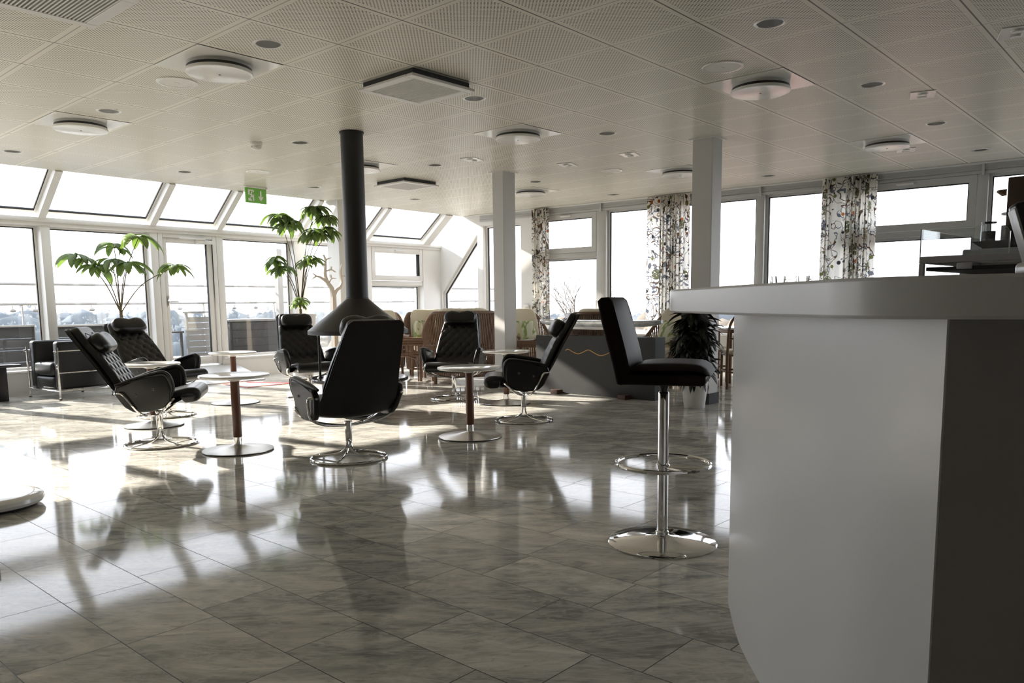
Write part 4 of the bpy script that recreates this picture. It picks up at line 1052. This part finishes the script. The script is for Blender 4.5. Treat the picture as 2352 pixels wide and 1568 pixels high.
def dining_chair():
    r = thing('rattan_dining_chair', '', 'rattan chair')
    m = 'rattan_dark'
    MB().tube(smoothpts([(-.2, -.22, 0), (-.21, -.225, .45), (-.24, -.21, .75), (-.26, -.12, .885), (-.265, 0, .915), (-.26, .12, .885), (-.24, .21, .75), (-.21, .225, .45), (-.2, .22, 0)], 7), .016, 8).build('back_hoop', m, r)
    c = MB().tube(smoothpts([(-.225, -.16, .45), (-.245, -.15, .72), (-.258, -.08, .82), (-.26, 0, .84), (-.258, .08, .82), (-.245, .15, .72), (-.225, .16, .45)], 6), .010, 6)
    for i in range(7):
        y = -.12 + .04 * i; c.tube([(-.215, y, .42), (-.258, y, .82 - abs(y) * .25)], .0065, 5)
    c.tube([(-.215, -.22, .60), (-.215, .22, .60)], .009, 6)
    c.build('cane_back', m, r)
    for s in (-1, 1): MB().tube([(.21, s * .21, 0), (.21, s * .21, .42)], .017, 8).build('leg', m, r)
    f = MB()
    for z in (.20, .40):
        for s in (-1, 1): f.tube([(-.205, s * .215, z), (.21, s * .21, z)], .012, 6)
        f.tube([(.21, -.21, z), (.21, .21, z)], .012, 6).tube([(-.205, -.215, z), (-.205, .215, z)], .012, 6)
    f.build('seat_frame', m, r)
    MB().box(-.19, .22, -.2, .2, .41, .46, .02, 3).build('seat_cushion', 'cream', r)
    return r
dc = dining_chair()
again(dc, True, (8.93, 4.25, 0), R_(38), 'dark rattan dining chair with arched back, seen in the gap beside the bar front', 'rattan dining chairs')
again(dc, False, (9.35, 5.0, 0), R_(-20), 'dark rattan dining chair further back, between the leafy pot plant and the bar', 'rattan dining chairs')
t = thing('dining_table', 'pale-topped rattan dining table by the windows in the gap beside the bar', 'table', (9.75, 4.55, 0), R_(40))
MB().box(-.4, .4, -.4, .4, .68, .705, .006).build('tabletop', 'laminate', t)
a = MB().tube([(.36 * sx, .36 * sy, .655) for sx, sy in ((1, 1), (-1, 1), (-1, -1), (1, -1))], .02, 6, closed=True)
a.build('rim', 'rattan_dark', t)
for sx in (-1, 1):
    for sy in (-1, 1): MB().tube([(sx * .33, sy * .33, 0), (sx * .33, sy * .33, .66)], .022, 8).build('leg', 'rattan_dark', t)

# ------------------------------------------------------------------ curtains
def curtain(t0, t1, zones, z0, z1, tx, seed):
    """zones: (from, to, fold period, fold depth) along the rail; cloth hangs from the ceiling edge"""
    r = thing('patterned_curtain', tx, 'curtain', RO, BE, 'patterned curtains')
    rnd = random.Random(seed); pts = []; arcl = 0; ph = 0; u = t0; prev = None
    while u <= t1:
        per, amp = next(((p, a) for a0, b0, p, a in zones if a0 <= u <= b0), (.1, .02))
        x = -.115 + amp * math.sin(ph) + .004 * math.sin(ph * .37 + seed)
        y = u + amp * .45 * math.sin(2 * ph)
        q = Vector((x, y))
        if prev is not None: arcl += (q - prev).length
        pts.append((x, y, arcl)); prev = q
        u += .005; ph += .005 / per * 2 * PI * (1 + .25 * math.sin(u * 31 + seed))
    def sheet(za, zb, nz, off, nm):
        bm = bmesh.new(); uvl = bm.loops.layers.uv.new('UVMap'); grid = []
        for j in range(nz + 1):
            z = za + (zb - za) * j / nz; k = (z1 - z) / (z1 - z0)
            sp = 1 + .06 * k
            grid.append([(bm.verts.new((-.115 + (x + .115) * (.85 + .3 * k) + off, (y - (t0 + t1) / 2) * (1 + .03 * k) + (t0 + t1) / 2, z)), a) for x, y, a in pts])
        for j in range(nz):
            for i in range(len(pts) - 1):
                c = [(grid[j][i], za + (zb - za) * j / nz), (grid[j][i + 1], za + (zb - za) * j / nz), (grid[j + 1][i + 1], za + (zb - za) * (j + 1) / nz), (grid[j + 1][i], za + (zb - za) * (j + 1) / nz)]
                f = bm.faces.new([q[0][0] for q in c])
                for lp, q in zip(f.loops, c): lp[uvl].uv = (q[0][1] + seed, q[1])
        me = bpy.data.meshes.new(nm); bm.to_mesh(me); bm.free(); me.materials.append(M['fabric'])
        me.polygons.foreach_set('use_smooth', [True] * len(me.polygons))
        o = bpy.data.objects.new(nm, me); col.objects.link(o); o.parent = r
    sheet(z0, z1, 10, 0, 'drape'); sheet(z1 - .13, z1 - .001, 2, .004, 'heading')
curtain(8.50, 8.83, [(8.4, 8.9, .060, .036)], .06, CE - .02, 'patterned curtain between wall switch pier and bare-tree window', 1)
curtain(5.93, 6.64, [(5.9, 6.05, .10, .016), (6.05, 6.40, .052, .040), (6.40, 6.7, .13, .010)], .06, CE - .02, 'patterned curtain beside the pillar, above the leafy pot plant', 4)
curtain(3.36, 4.04, [(3.3, 3.44, .10, .02), (3.44, 3.73, .056, .040), (3.73, 3.95, .16, .009), (3.95, 4.0, .04, .03), (4.0, 4.1, .08, .012)], .06, CE - .02, 'patterned curtain between two big windows above the bar top', 9)

# ------------------------------------------------------------------ tree-shaped coat stand
t = thing('coat_stand', 'pale tree-shaped coat stand with bare branches, beside the fireplace hood', 'coat stand', fw(7.085, -1.0), AL + R_(4))
def cs(X, Y): return ((X - 962) * .00205, .955 + (1139.7 - Y) * .00177)
cb = MB()
def limb(pts, w0, w1, y=.016):
    P = [Vector(cs(*p)) for p in pts]; P = [Vector((p.x, p.y)) for p in smoothpts([(p.x, p.y, 0) for p in P], 5)]
    n = len(P); Lf, Rt = [], []
    for i, p in enumerate(P):
        d = (P[min(i + 1, n - 1)] - P[max(i - 1, 0)]).normalized(); nn = Vector((-d.y, d.x)); w = (w0 + (w1 - w0) * i / (n - 1)) * .00205 / 2
        Lf.append(p + nn * w); Rt.append(p - nn * w)
    rings = [[(a.x, -y, a.y), (b_.x, -y, b_.y), (b_.x, y, b_.y), (a.x, y, a.y)] for a, b_ in zip(Lf, Rt)]
    cb.loft(rings)
limb([(964, 1670), (963, 1300), (960, 1120), (960, 970)], 40, 33)
limb([(958, 1010), (945, 950), (905, 895), (887, 830), (892, 760), (893, 705), (876, 668)], 36, 4, .0155)
limb([(960, 1000), (985, 960), (1020, 935), (1040, 890), (1032, 800), (1050, 740)], 32, 5, .0158)
limb([(885, 750), (860, 742), (835, 726), (838, 708)], 14, 3, .0145); limb([(860, 741), (845, 738), (818, 738)], 9, 3, .0142)
limb([(893, 712), (915, 700), (944, 691)], 13, 3, .0144)
limb([(888, 805), (912, 797), (945, 790), (986, 808)], 14, 3, .0146); limb([(935, 792), (944, 780), (947, 762)], 10, 3, .0143)
limb([(905, 895), (870, 872), (830, 852), (800, 850), (755, 877)], 22, 3, .0147); limb([(835, 853), (812, 850), (775, 826)], 10, 3, .0141)
limb([(912, 905), (925, 880), (945, 863), (988, 862)], 15, 3, .0148); limb([(943, 864), (940, 850), (936, 832)], 10, 3, .0149)
limb([(1035, 850), (1060, 838), (1085, 845)], 12, 3, .0144)
cb.build('tree_panel', 'coat_wood', t, smooth=0)
MB().lathe([(0, 0), (.20, 0), (.21, .006), (.20, .012), (0, .014)], 40).build('base_disc', 'coat_wood', t)

# ------------------------------------------------------------------ plants
def leaf(mb, p, d, L, W, droop, roll=0.0):
    d = d.normalized(); side = d.cross(Vector((0, 0, 1)))
    side = side.normalized() if side.length > .05 else Vector((1, 0, 0))
    side = Matrix.Rotation(roll, 3, d) @ side
    rows = []; n = 7; q = p.copy(); dd = d.copy()
    for i in range(n + 1):
        u = i / n; w = W * (math.sin(PI * min(1, u * .92 + .06)) ** .8) * (1 if u < .98 else .2)
        up = side.cross(dd).normalized()
        rows.append((q - side * w + up * w * .28, q.copy(), q + side * w + up * w * .28))
        dd = (dd + Vector((0, 0, -droop / n))).normalized(); q = q + dd * L / n
    vs = [[mb.bm.verts.new(c) for c in r] for r in rows]
    for a, b_ in zip(vs, vs[1:]):
        for k in (0, 1): mb.bm.faces.new((a[k], a[k + 1], b_[k + 1], b_[k]))
def palm(mb, p, L, n, rnd, droop=1.5, rise=.25):
    a0 = rnd.random() * 6
    for k in range(n):
        a = a0 + 2 * PI * k / n + rnd.uniform(-.2, .2); l = L * rnd.uniform(.75, 1.1)
        leaf(mb, Vector(p), Vector((math.cos(a), math.sin(a), rise + rnd.uniform(-.2, .2))), l, l * .165, droop * rnd.uniform(.8, 1.25), rnd.uniform(-.4, .4))
def solid(o, th=.0012):
    m = o.modifiers.new('thickness', 'SOLIDIFY'); m.thickness = th
    return o
def umbrella_plant(tx, base, z0, clusters, seed, pot, dense):
    rnd = random.Random(seed); r = thing('umbrella_plant', tx, 'potted plant', (base[0], base[1], 0))
    pr, pb, ph = pot
    MB().lathe([(0, 0), (pb, 0), (pb + .01, .01), (pr, ph - .03), (pr + .012, ph - .015), (pr, ph), (pr - .02, ph - .004), (pr - .03, ph - .05), (0, ph - .05)], 40).build('pot', 'pot', r)
    MB().lathe([(0, ph - .052), (pr - .028, ph - .05), (pr - .03, ph - .04), (0, ph - .03)], 30).build('soil', 'soil', r)
    stm = MB(); fol = MB(); B = Vector((0, 0, z0))
    if z0 > ph + .1:
        stm.tube(smoothpts([(0, 0, ph - .04), (.015, .01, (ph + z0) / 2), (0, 0, z0 + .02)], 5), [.019] * 11, 8)
    else: stm.tube([(0, 0, ph - .04), (0, 0, z0)], .02, 8)
    for (x, y, z, L, n) in clusters:
        T = Vector((x - base[0], y - base[1], z)); mid = B.lerp(T, .5) + Vector(((B.x - T.x) * .10, (B.y - T.y) * .10, .03 + .05 * (T.z - B.z)))
        pts = smoothpts([B, mid, T], 8)
        stm.tube(pts, [.0075 - .004 * i / (len(pts) - 1) for i in range(len(pts))], 6)
        palm(fol, T, L, n, rnd)
        for q in range(dense):
            k = T + Vector((rnd.uniform(-.09, .09), rnd.uniform(-.09, .09), rnd.uniform(-.07, .07)))
            stm.tube([T, k], .003, 5); palm(fol, k, L * .8, max(4, n - 2), rnd)
    stm.build('stem', 'stem', r); solid(fol.build('foliage', 'leaf', r, smooth=60))
    return r
umbrella_plant('drooping umbrella plant with thin bare stems, behind the buttoned swivel chair', (3.874, 9.60), .985,
    [(3.55, 9.95, 1.66, .29, 7), (3.70, 9.75, 1.52, .30, 7), (3.95, 9.85, 1.80, .30, 6), (4.12, 9.55, 1.87, .33, 6), (3.93, 9.45, 1.56, .33, 7), (4.40, 9.30, 1.52, .28, 8), (3.80, 9.6, 1.60, .27, 6)], 3, (.17, .12, .36), 1)
K = lambda x, y, z: (x * 1.066, y * 1.066, 1.04 + (z - 1.04) * 1.066)
umbrella_plant('tall leafy umbrella plant in a high white planter under the exit sign', (6.46, 9.83), 1.0,
    [(*K(5.98, 9.52, 2.26), .32, 8), (*K(6.03, 9.38, 2.12), .30, 8), (*K(6.33, 9.18, 2.36), .30, 8), (*K(6.40, 9.05, 2.22), .30, 8), (*K(6.17, 9.02, 1.99), .30, 8), (*K(6.36, 8.99, 2.02), .28, 8),
     (*K(5.82, 9.42, 1.63), .27, 7), (*K(5.90, 9.34, 1.56), .26, 7), (*K(6.16, 9.1, 1.66), .25, 8), (*K(6.03, 9.2, 1.10), .22, 7)], 11, (.21, .13, .93), 3)
r = thing('dragon_plant', 'bushy dark green pot plant in a white pot at the foot of the pillar', 'potted plant', (6.94, 3.80, 0))
MB().lathe([(0, 0), (.095, 0), (.10, .008), (.128, .25), (.134, .252), (.134, .268), (.126, .268), (.12, .23), (0, .23)], 40).build('pot', 'pot', r)
MB().lathe([(0, .228), (.12, .23), (.118, .24), (0, .245)], 30).build('soil', 'soil', r)
rnd = random.Random(5); st = MB(); fo = MB()
for cx_, cy_, h in ((0, 0, .98), (.05, .03, .90), (-.06, .02, .93), (.0, -.06, .80), (-.03, .06, .70)):
    st.tube([(cx_ * .6, cy_ * .6, .23), (cx_, cy_, h)], .012, 6)
    z = .36
    while z < h:
        for k in range(7):
            a = rnd.uniform(0, 2 * PI); L = rnd.uniform(.20, .31)
            if math.cos(a) > .6: L *= .75
            leaf(fo, Vector((cx_, cy_, z + rnd.uniform(-.03, .03))), Vector((math.cos(a), math.sin(a), rnd.uniform(.1, .8))), L, rnd.uniform(.022, .036), rnd.uniform(.7, 2.4), rnd.uniform(-.5, .5))
        z += .045
for k in range(8): leaf(fo, Vector((0, 0, .34)), Vector((math.cos(k * .9), math.sin(k * .9), .1)), .24, .022, 2.4)
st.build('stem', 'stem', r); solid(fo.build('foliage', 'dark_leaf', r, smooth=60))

# ------------------------------------------------------------------ outside
struct(FB(MB().box(-9, 16, .25, 4.2, -.1, .10), 'terrace', 'terrace', smooth=0))
t = thing('terrace_railing', 'steel terrace railing with two handrails and glass panels outside the glazed front', 'railing', FO, AL)
RY = 1.9
for z, nm in ((1.40, 'handrail'), (1.115, 'lower_rail')): MB().tube([(-8, RY, z), (15, RY, z)], .02, 8).build(nm, 'steel', t)
s = -7.2
while s < 15:
    MB().box(s + .011, s + .023, RY - .02, RY + .02, .10, 1.095).build('railing_post', 'steel', t, smooth=0)
    MB().box(s + .05, s + 1.33, RY - .006, RY + .006, .16, .985).build('glass_panel', 'case_glass', t, smooth=0); s += 1.38
l0 = thing('rail_lamp', '', 'lamp')
MB().tube([(0, 0, 1.0925), (0, 0, 1.045)], .006, 6).build('arm', 'steel', l0)
MB().lathe([(0, 1.0), (.03, 1.005), (.045, 1.025), (.03, 1.045), (0, 1.05)], 16).build('lamp_head', 'steel', l0)
for i, q in enumerate((3.74, 4.03, 4.81, 6.2, 7.2, 7.62)):
    again(l0, i == 0, fw(q, RY, 0), AL, 'small clip-on lamp hanging below the terrace handrail', 'lamps on the terrace handrail')
pp = 0
for a, b_, z1, tx in ((2.2, 3.92, .80, 'dark boards outside standing in for a reflection in the glass, beyond the black side table'), (4.2, 5.02, .785, 'dark board windbreak outside, behind the club armchair')):
    t = thing('dark_board_panel', tx, 'fence', FO, AL, 'dark windbreaks on the terrace')  # first panel stands in for the club armchair reflected in the glass
    n = 4
    for k in range(n):
        z0 = .14 + (z1 - .14) * k / n; MB().box(a, b_, 1.70, 1.74, z0 + .008, z0 + (z1 - .14) / n).build('board', 'boards', t, smooth=0)
    MB().box(a - .02, a + .03, 1.72, 1.76, .10, z1 + .02).box(b_ - .03, b_ + .02, 1.72, 1.76, .10, z1 + .02).box(a, b_, 1.66, 1.78, z1, z1 + .025).build('frame', 'steel', t, smooth=0)
t = thing('slatted_screen', 'light slatted screen with bright gaps outside the terrace door', 'fence', fw(5.80, 1.0), AL)
MB().box(0, .03, -.02, .02, .10, .97).box(.62, .65, -.02, .02, .10, .97).box(-.02, .67, -.04, .04, .95, .98).build('frame', 'fence', t, smooth=0)
for k in range(8): MB().box(.03, .62, -.008, .008, .16 + .093 * k, .240 + .093 * k).build('slat', 'fence', t, smooth=0)
t = thing('terrace_storage_box', 'dark grey storage box outside the window beside the tall plant', 'box', fw(6.55, 1.0), AL)
MB().box(0, 1.0, 0, .55, .10, .80, .01).build('body', 'boards', t); MB().box(-.02, 1.02, -.03, .57, .80, .84, .01).build('lid', 'fence', t)
for k in range(5): MB().box(.03, .97, -.008, 0, .15 + .13 * k, .265 + .13 * k).build('board', 'boards', t, smooth=0)
t = thing('terrace_table', 'narrow dark metal table outside the terrace door', 'table', fw(5.25, 1.0), AL)
MB().box(0, .52, 0, .5, .655, .68, .004).build('tabletop', 'boards', t)
for x in (.02, .47):
    for y in (.02, .45): MB().box(x, x + .03, y, y + .03, .10, .655).build('leg', 'boards', t, smooth=0)
for k, q in enumerate((4.02, 7.92)): struct(FB(MB().box(q - .05, q + .05, 1.55, 1.65, .1, 2.05), 'trim_%d' % (70 + k), 'steel', smooth=0))

struct(MB().prism([(-900, -400), (1500, -400), (1500, 1500), (-900, 1500)], -14.2, -14).build('ground_outside', 'hillside', smooth=0))
rnd = random.Random(2)
tr = MB()
def blob(mb, c, r, sub=2, amp=.2):
    b_ = bmesh.new(); bmesh.ops.create_icosphere(b_, subdivisions=sub, radius=1)
    o = Vector((rnd.uniform(0, 50), rnd.uniform(0, 50), 0))
    for v in b_.verts:
        k = 1 + amp * noise.noise(v.co * 1.7 + o) + amp * .6 * noise.noise(v.co * 5 + o) + amp * .4 * noise.noise(v.co * 11 + o); v.co = Vector((v.co.x * r[0] * k, v.co.y * r[1] * k, v.co.z * r[2] * k)) + Vector(c)
    mb.join(b_)
def crown(mb, c, r, n, q):
    for _ in range(n):
        p = Vector((rnd.gauss(0, 1), rnd.gauss(0, 1), rnd.gauss(0, 1))).normalized() * rnd.random() ** .4
        k = 1 - .35 * max(0, p.z)
        o = Vector((c[0] + p.x * r[0] * k, c[1] + p.y * r[1] * k, c[2] + p.z * r[2]))
        a = Vector((rnd.uniform(-1, 1), rnd.uniform(-1, 1), rnd.uniform(-1, 1))).normalized() * q; b_ = a.orthogonal().normalized() * q * rnd.uniform(.5, 1)
        v = [mb.bm.verts.new(o + x) for x in (a, b_, -a, -b_)]; mb.bm.faces.new(v)
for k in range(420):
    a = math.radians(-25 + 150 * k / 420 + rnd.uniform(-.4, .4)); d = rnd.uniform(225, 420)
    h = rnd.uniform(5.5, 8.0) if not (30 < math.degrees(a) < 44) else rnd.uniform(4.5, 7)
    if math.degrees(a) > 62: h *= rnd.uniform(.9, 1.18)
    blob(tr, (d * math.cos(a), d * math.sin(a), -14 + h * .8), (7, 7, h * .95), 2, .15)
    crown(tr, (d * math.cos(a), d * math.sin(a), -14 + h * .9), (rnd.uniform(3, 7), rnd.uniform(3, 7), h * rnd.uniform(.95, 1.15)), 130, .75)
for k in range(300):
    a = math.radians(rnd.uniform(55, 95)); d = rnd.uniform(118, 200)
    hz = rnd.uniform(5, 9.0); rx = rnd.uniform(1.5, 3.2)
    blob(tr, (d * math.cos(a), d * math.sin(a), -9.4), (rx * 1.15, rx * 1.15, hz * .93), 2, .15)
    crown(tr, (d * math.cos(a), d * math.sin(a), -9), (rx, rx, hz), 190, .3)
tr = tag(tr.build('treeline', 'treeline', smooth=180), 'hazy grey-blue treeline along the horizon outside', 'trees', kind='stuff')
br = MB()
for k in range(260):
    a = math.radians(rnd.uniform(8, 58)); d = rnd.uniform(34, 80)
    blob(br, (d * math.cos(a), d * math.sin(a), -12), (rnd.uniform(1.5, 4), rnd.uniform(1.5, 4), 9 + rnd.uniform(0, 1.6) + (d - 30) * .03), 3, .1)
tag(br.build('undergrowth', 'shrub', smooth=180), 'pale brown winter brush outside the window side', 'shrubs', kind='stuff')
rb = MB()
for k in range(70):
    a = math.radians(rnd.uniform(14, 30)); d = rnd.uniform(14, 24)
    blob(rb, (d * math.cos(a), d * math.sin(a), -9.5), (rnd.uniform(1, 2.2), rnd.uniform(1, 2.2), 8.6 + rnd.uniform(0, .9)), 3, .07)
tag(rb.build('hedge', 'redbrush', smooth=180), 'reddish winter hedge outside, seen in the gap beside the bar', 'hedge', kind='stuff')

def building(az, d, w, h, z, tx, band=3):
    a = math.radians(az); t = thing('distant_building', tx, 'building', (d * math.cos(a), d * math.sin(a), z), a + PI / 2 + .3, 'buildings on the horizon')
    MB().box(-w / 2, w / 2, -w * .3, w * .3, 0, h).build('walls', 'bldg', t, smooth=0)
    MB().box(-w / 2 - .5, w / 2 + .5, -w * .3 - .5, w * .3 + .5, h, h + .8).build('roof', 'bldg_dark', t, smooth=0)
    for k in range(band):
        z0 = h * (.18 + .8 * k / band); MB().box(-w * .47, w * .47, -w * .3 - .15, w * .3 + .15, z0, z0 + h * .11).build('window_band', 'bldg_dark', t, smooth=0)
building(48.0, 185, 16, 8.5, -14, 'pale flat-roofed building on the horizon in the window beside the gable')
building(54.3, 108, 8, 9.5, -14, 'pale flat-roofed building on the horizon just beside the fireplace hood slope', 2)
building(43.0, 175, 13, 9, -14, 'pale flat-roofed building on the horizon in the gable window')
building(36.2, 130, 18, 10.5, -14, 'pale building with window bands on the horizon beside the bare tree', 3)
building(73.5, 92, 14, 10, -14, 'pale low building on the horizon behind the club armchair windbreak', 2)

# bare tree
t = thing('bare_tree', 'leafless tree outside the window, seen over the profile swivel chair headrest', 'tree', (20.1, 15.2, -9))
tb = MB(); rnd = random.Random(8)
def grow(p, d, L, r, lv):
    q = p + d * L; m_ = p + d * L * .5 + Vector((rnd.uniform(-1, 1), rnd.uniform(-1, 1), 0)) * L * .06
    tb.tube([p, m_, q], [r, r * .85, r * .7], 5 if lv < 4 else 3, caps=False)
    if lv >= 7: return
    n = 3 if lv in (0, 1, 2, 3) else 2
    for k in range(n):
        ax = Vector((rnd.uniform(-1, 1), rnd.uniform(-1, 1), rnd.uniform(-.3, .3))).normalized()
        nd = (Matrix.Rotation(rnd.uniform(.25, .62), 3, ax) @ d + Vector((0, 0, .12))).normalized()
        grow(q, nd, L * rnd.uniform(.66, .86), r * .62, lv + 1)
tb.tube([(0, 0, 0), (.05, 0, 5), (0, 0, 7.9)], [.16, .13, .10], 8)
grow(Vector((0, 0, 7.8)), Vector((0, 0, 1)), .95, .055, 1)
grow(Vector((0, 0, 8.3)), Vector((.5, -.3, .8)).normalized(), .85, .04, 2)
grow(Vector((0, 0, 8.0)), Vector((-.5, .4, .75)).normalized(), .85, .04, 2)
tb.build('branches', 'twig', t, smooth=60)

# ------------------------------------------------------------------ light
w = bpy.data.worlds.new('sky'); sc.world = w; w.use_nodes = True; nt = w.node_tree; nt.nodes.clear()
tc = nt.nodes.new('ShaderNodeTexCoord'); sx = nt.nodes.new('ShaderNodeSeparateXYZ'); nt.links.new(tc.outputs['Generated'], sx.inputs[0])
rp = nt.nodes.new('ShaderNodeValToRGB'); nt.links.new(sx.outputs[2], rp.inputs[0]); el = rp.color_ramp.elements
el[0].position, el[0].color = 0.0, (.93, .955, 1.0, 1); el[1].position, el[1].color = .8, (.78, .87, 1.0, 1)
e = el.new(.18); e.color = (.91, .945, 1.0, 1)
bg = nt.nodes.new('ShaderNodeBackground'); bg.inputs[1].default_value = 1.05; nt.links.new(rp.outputs[0], bg.inputs[0])
wo = nt.nodes.new('ShaderNodeOutputWorld'); nt.links.new(bg.outputs[0], wo.inputs[0])
sd = bpy.data.lights.new('sun', 'SUN'); sd.energy = 4.2; sd.angle = math.radians(.9); sd.color = (1.0, .93, .82)
so = bpy.data.objects.new('sun', sd); col.objects.link(so); so.location = (0, 30, 20)
el_, az_ = math.radians(25.5), math.radians(-77)
so.rotation_euler = Vector((math.cos(el_) * math.cos(az_), math.cos(el_) * math.sin(az_), -math.sin(el_))).to_track_quat('-Z', 'Y').to_euler()

vs = sc.view_settings; vs.view_transform = 'Standard'; vs.look = 'None'; vs.gamma = 1; vs.use_curve_mapping = False; vs.exposure = 2.2
sc.cycles.max_bounces = 10; sc.cycles.diffuse_bounces = 5; sc.cycles.glossy_bounces = 5; sc.cycles.transparent_max_bounces = 16; sc.cycles.transmission_bounces = 8
sc.cycles.sample_clamp_indirect = 6.0
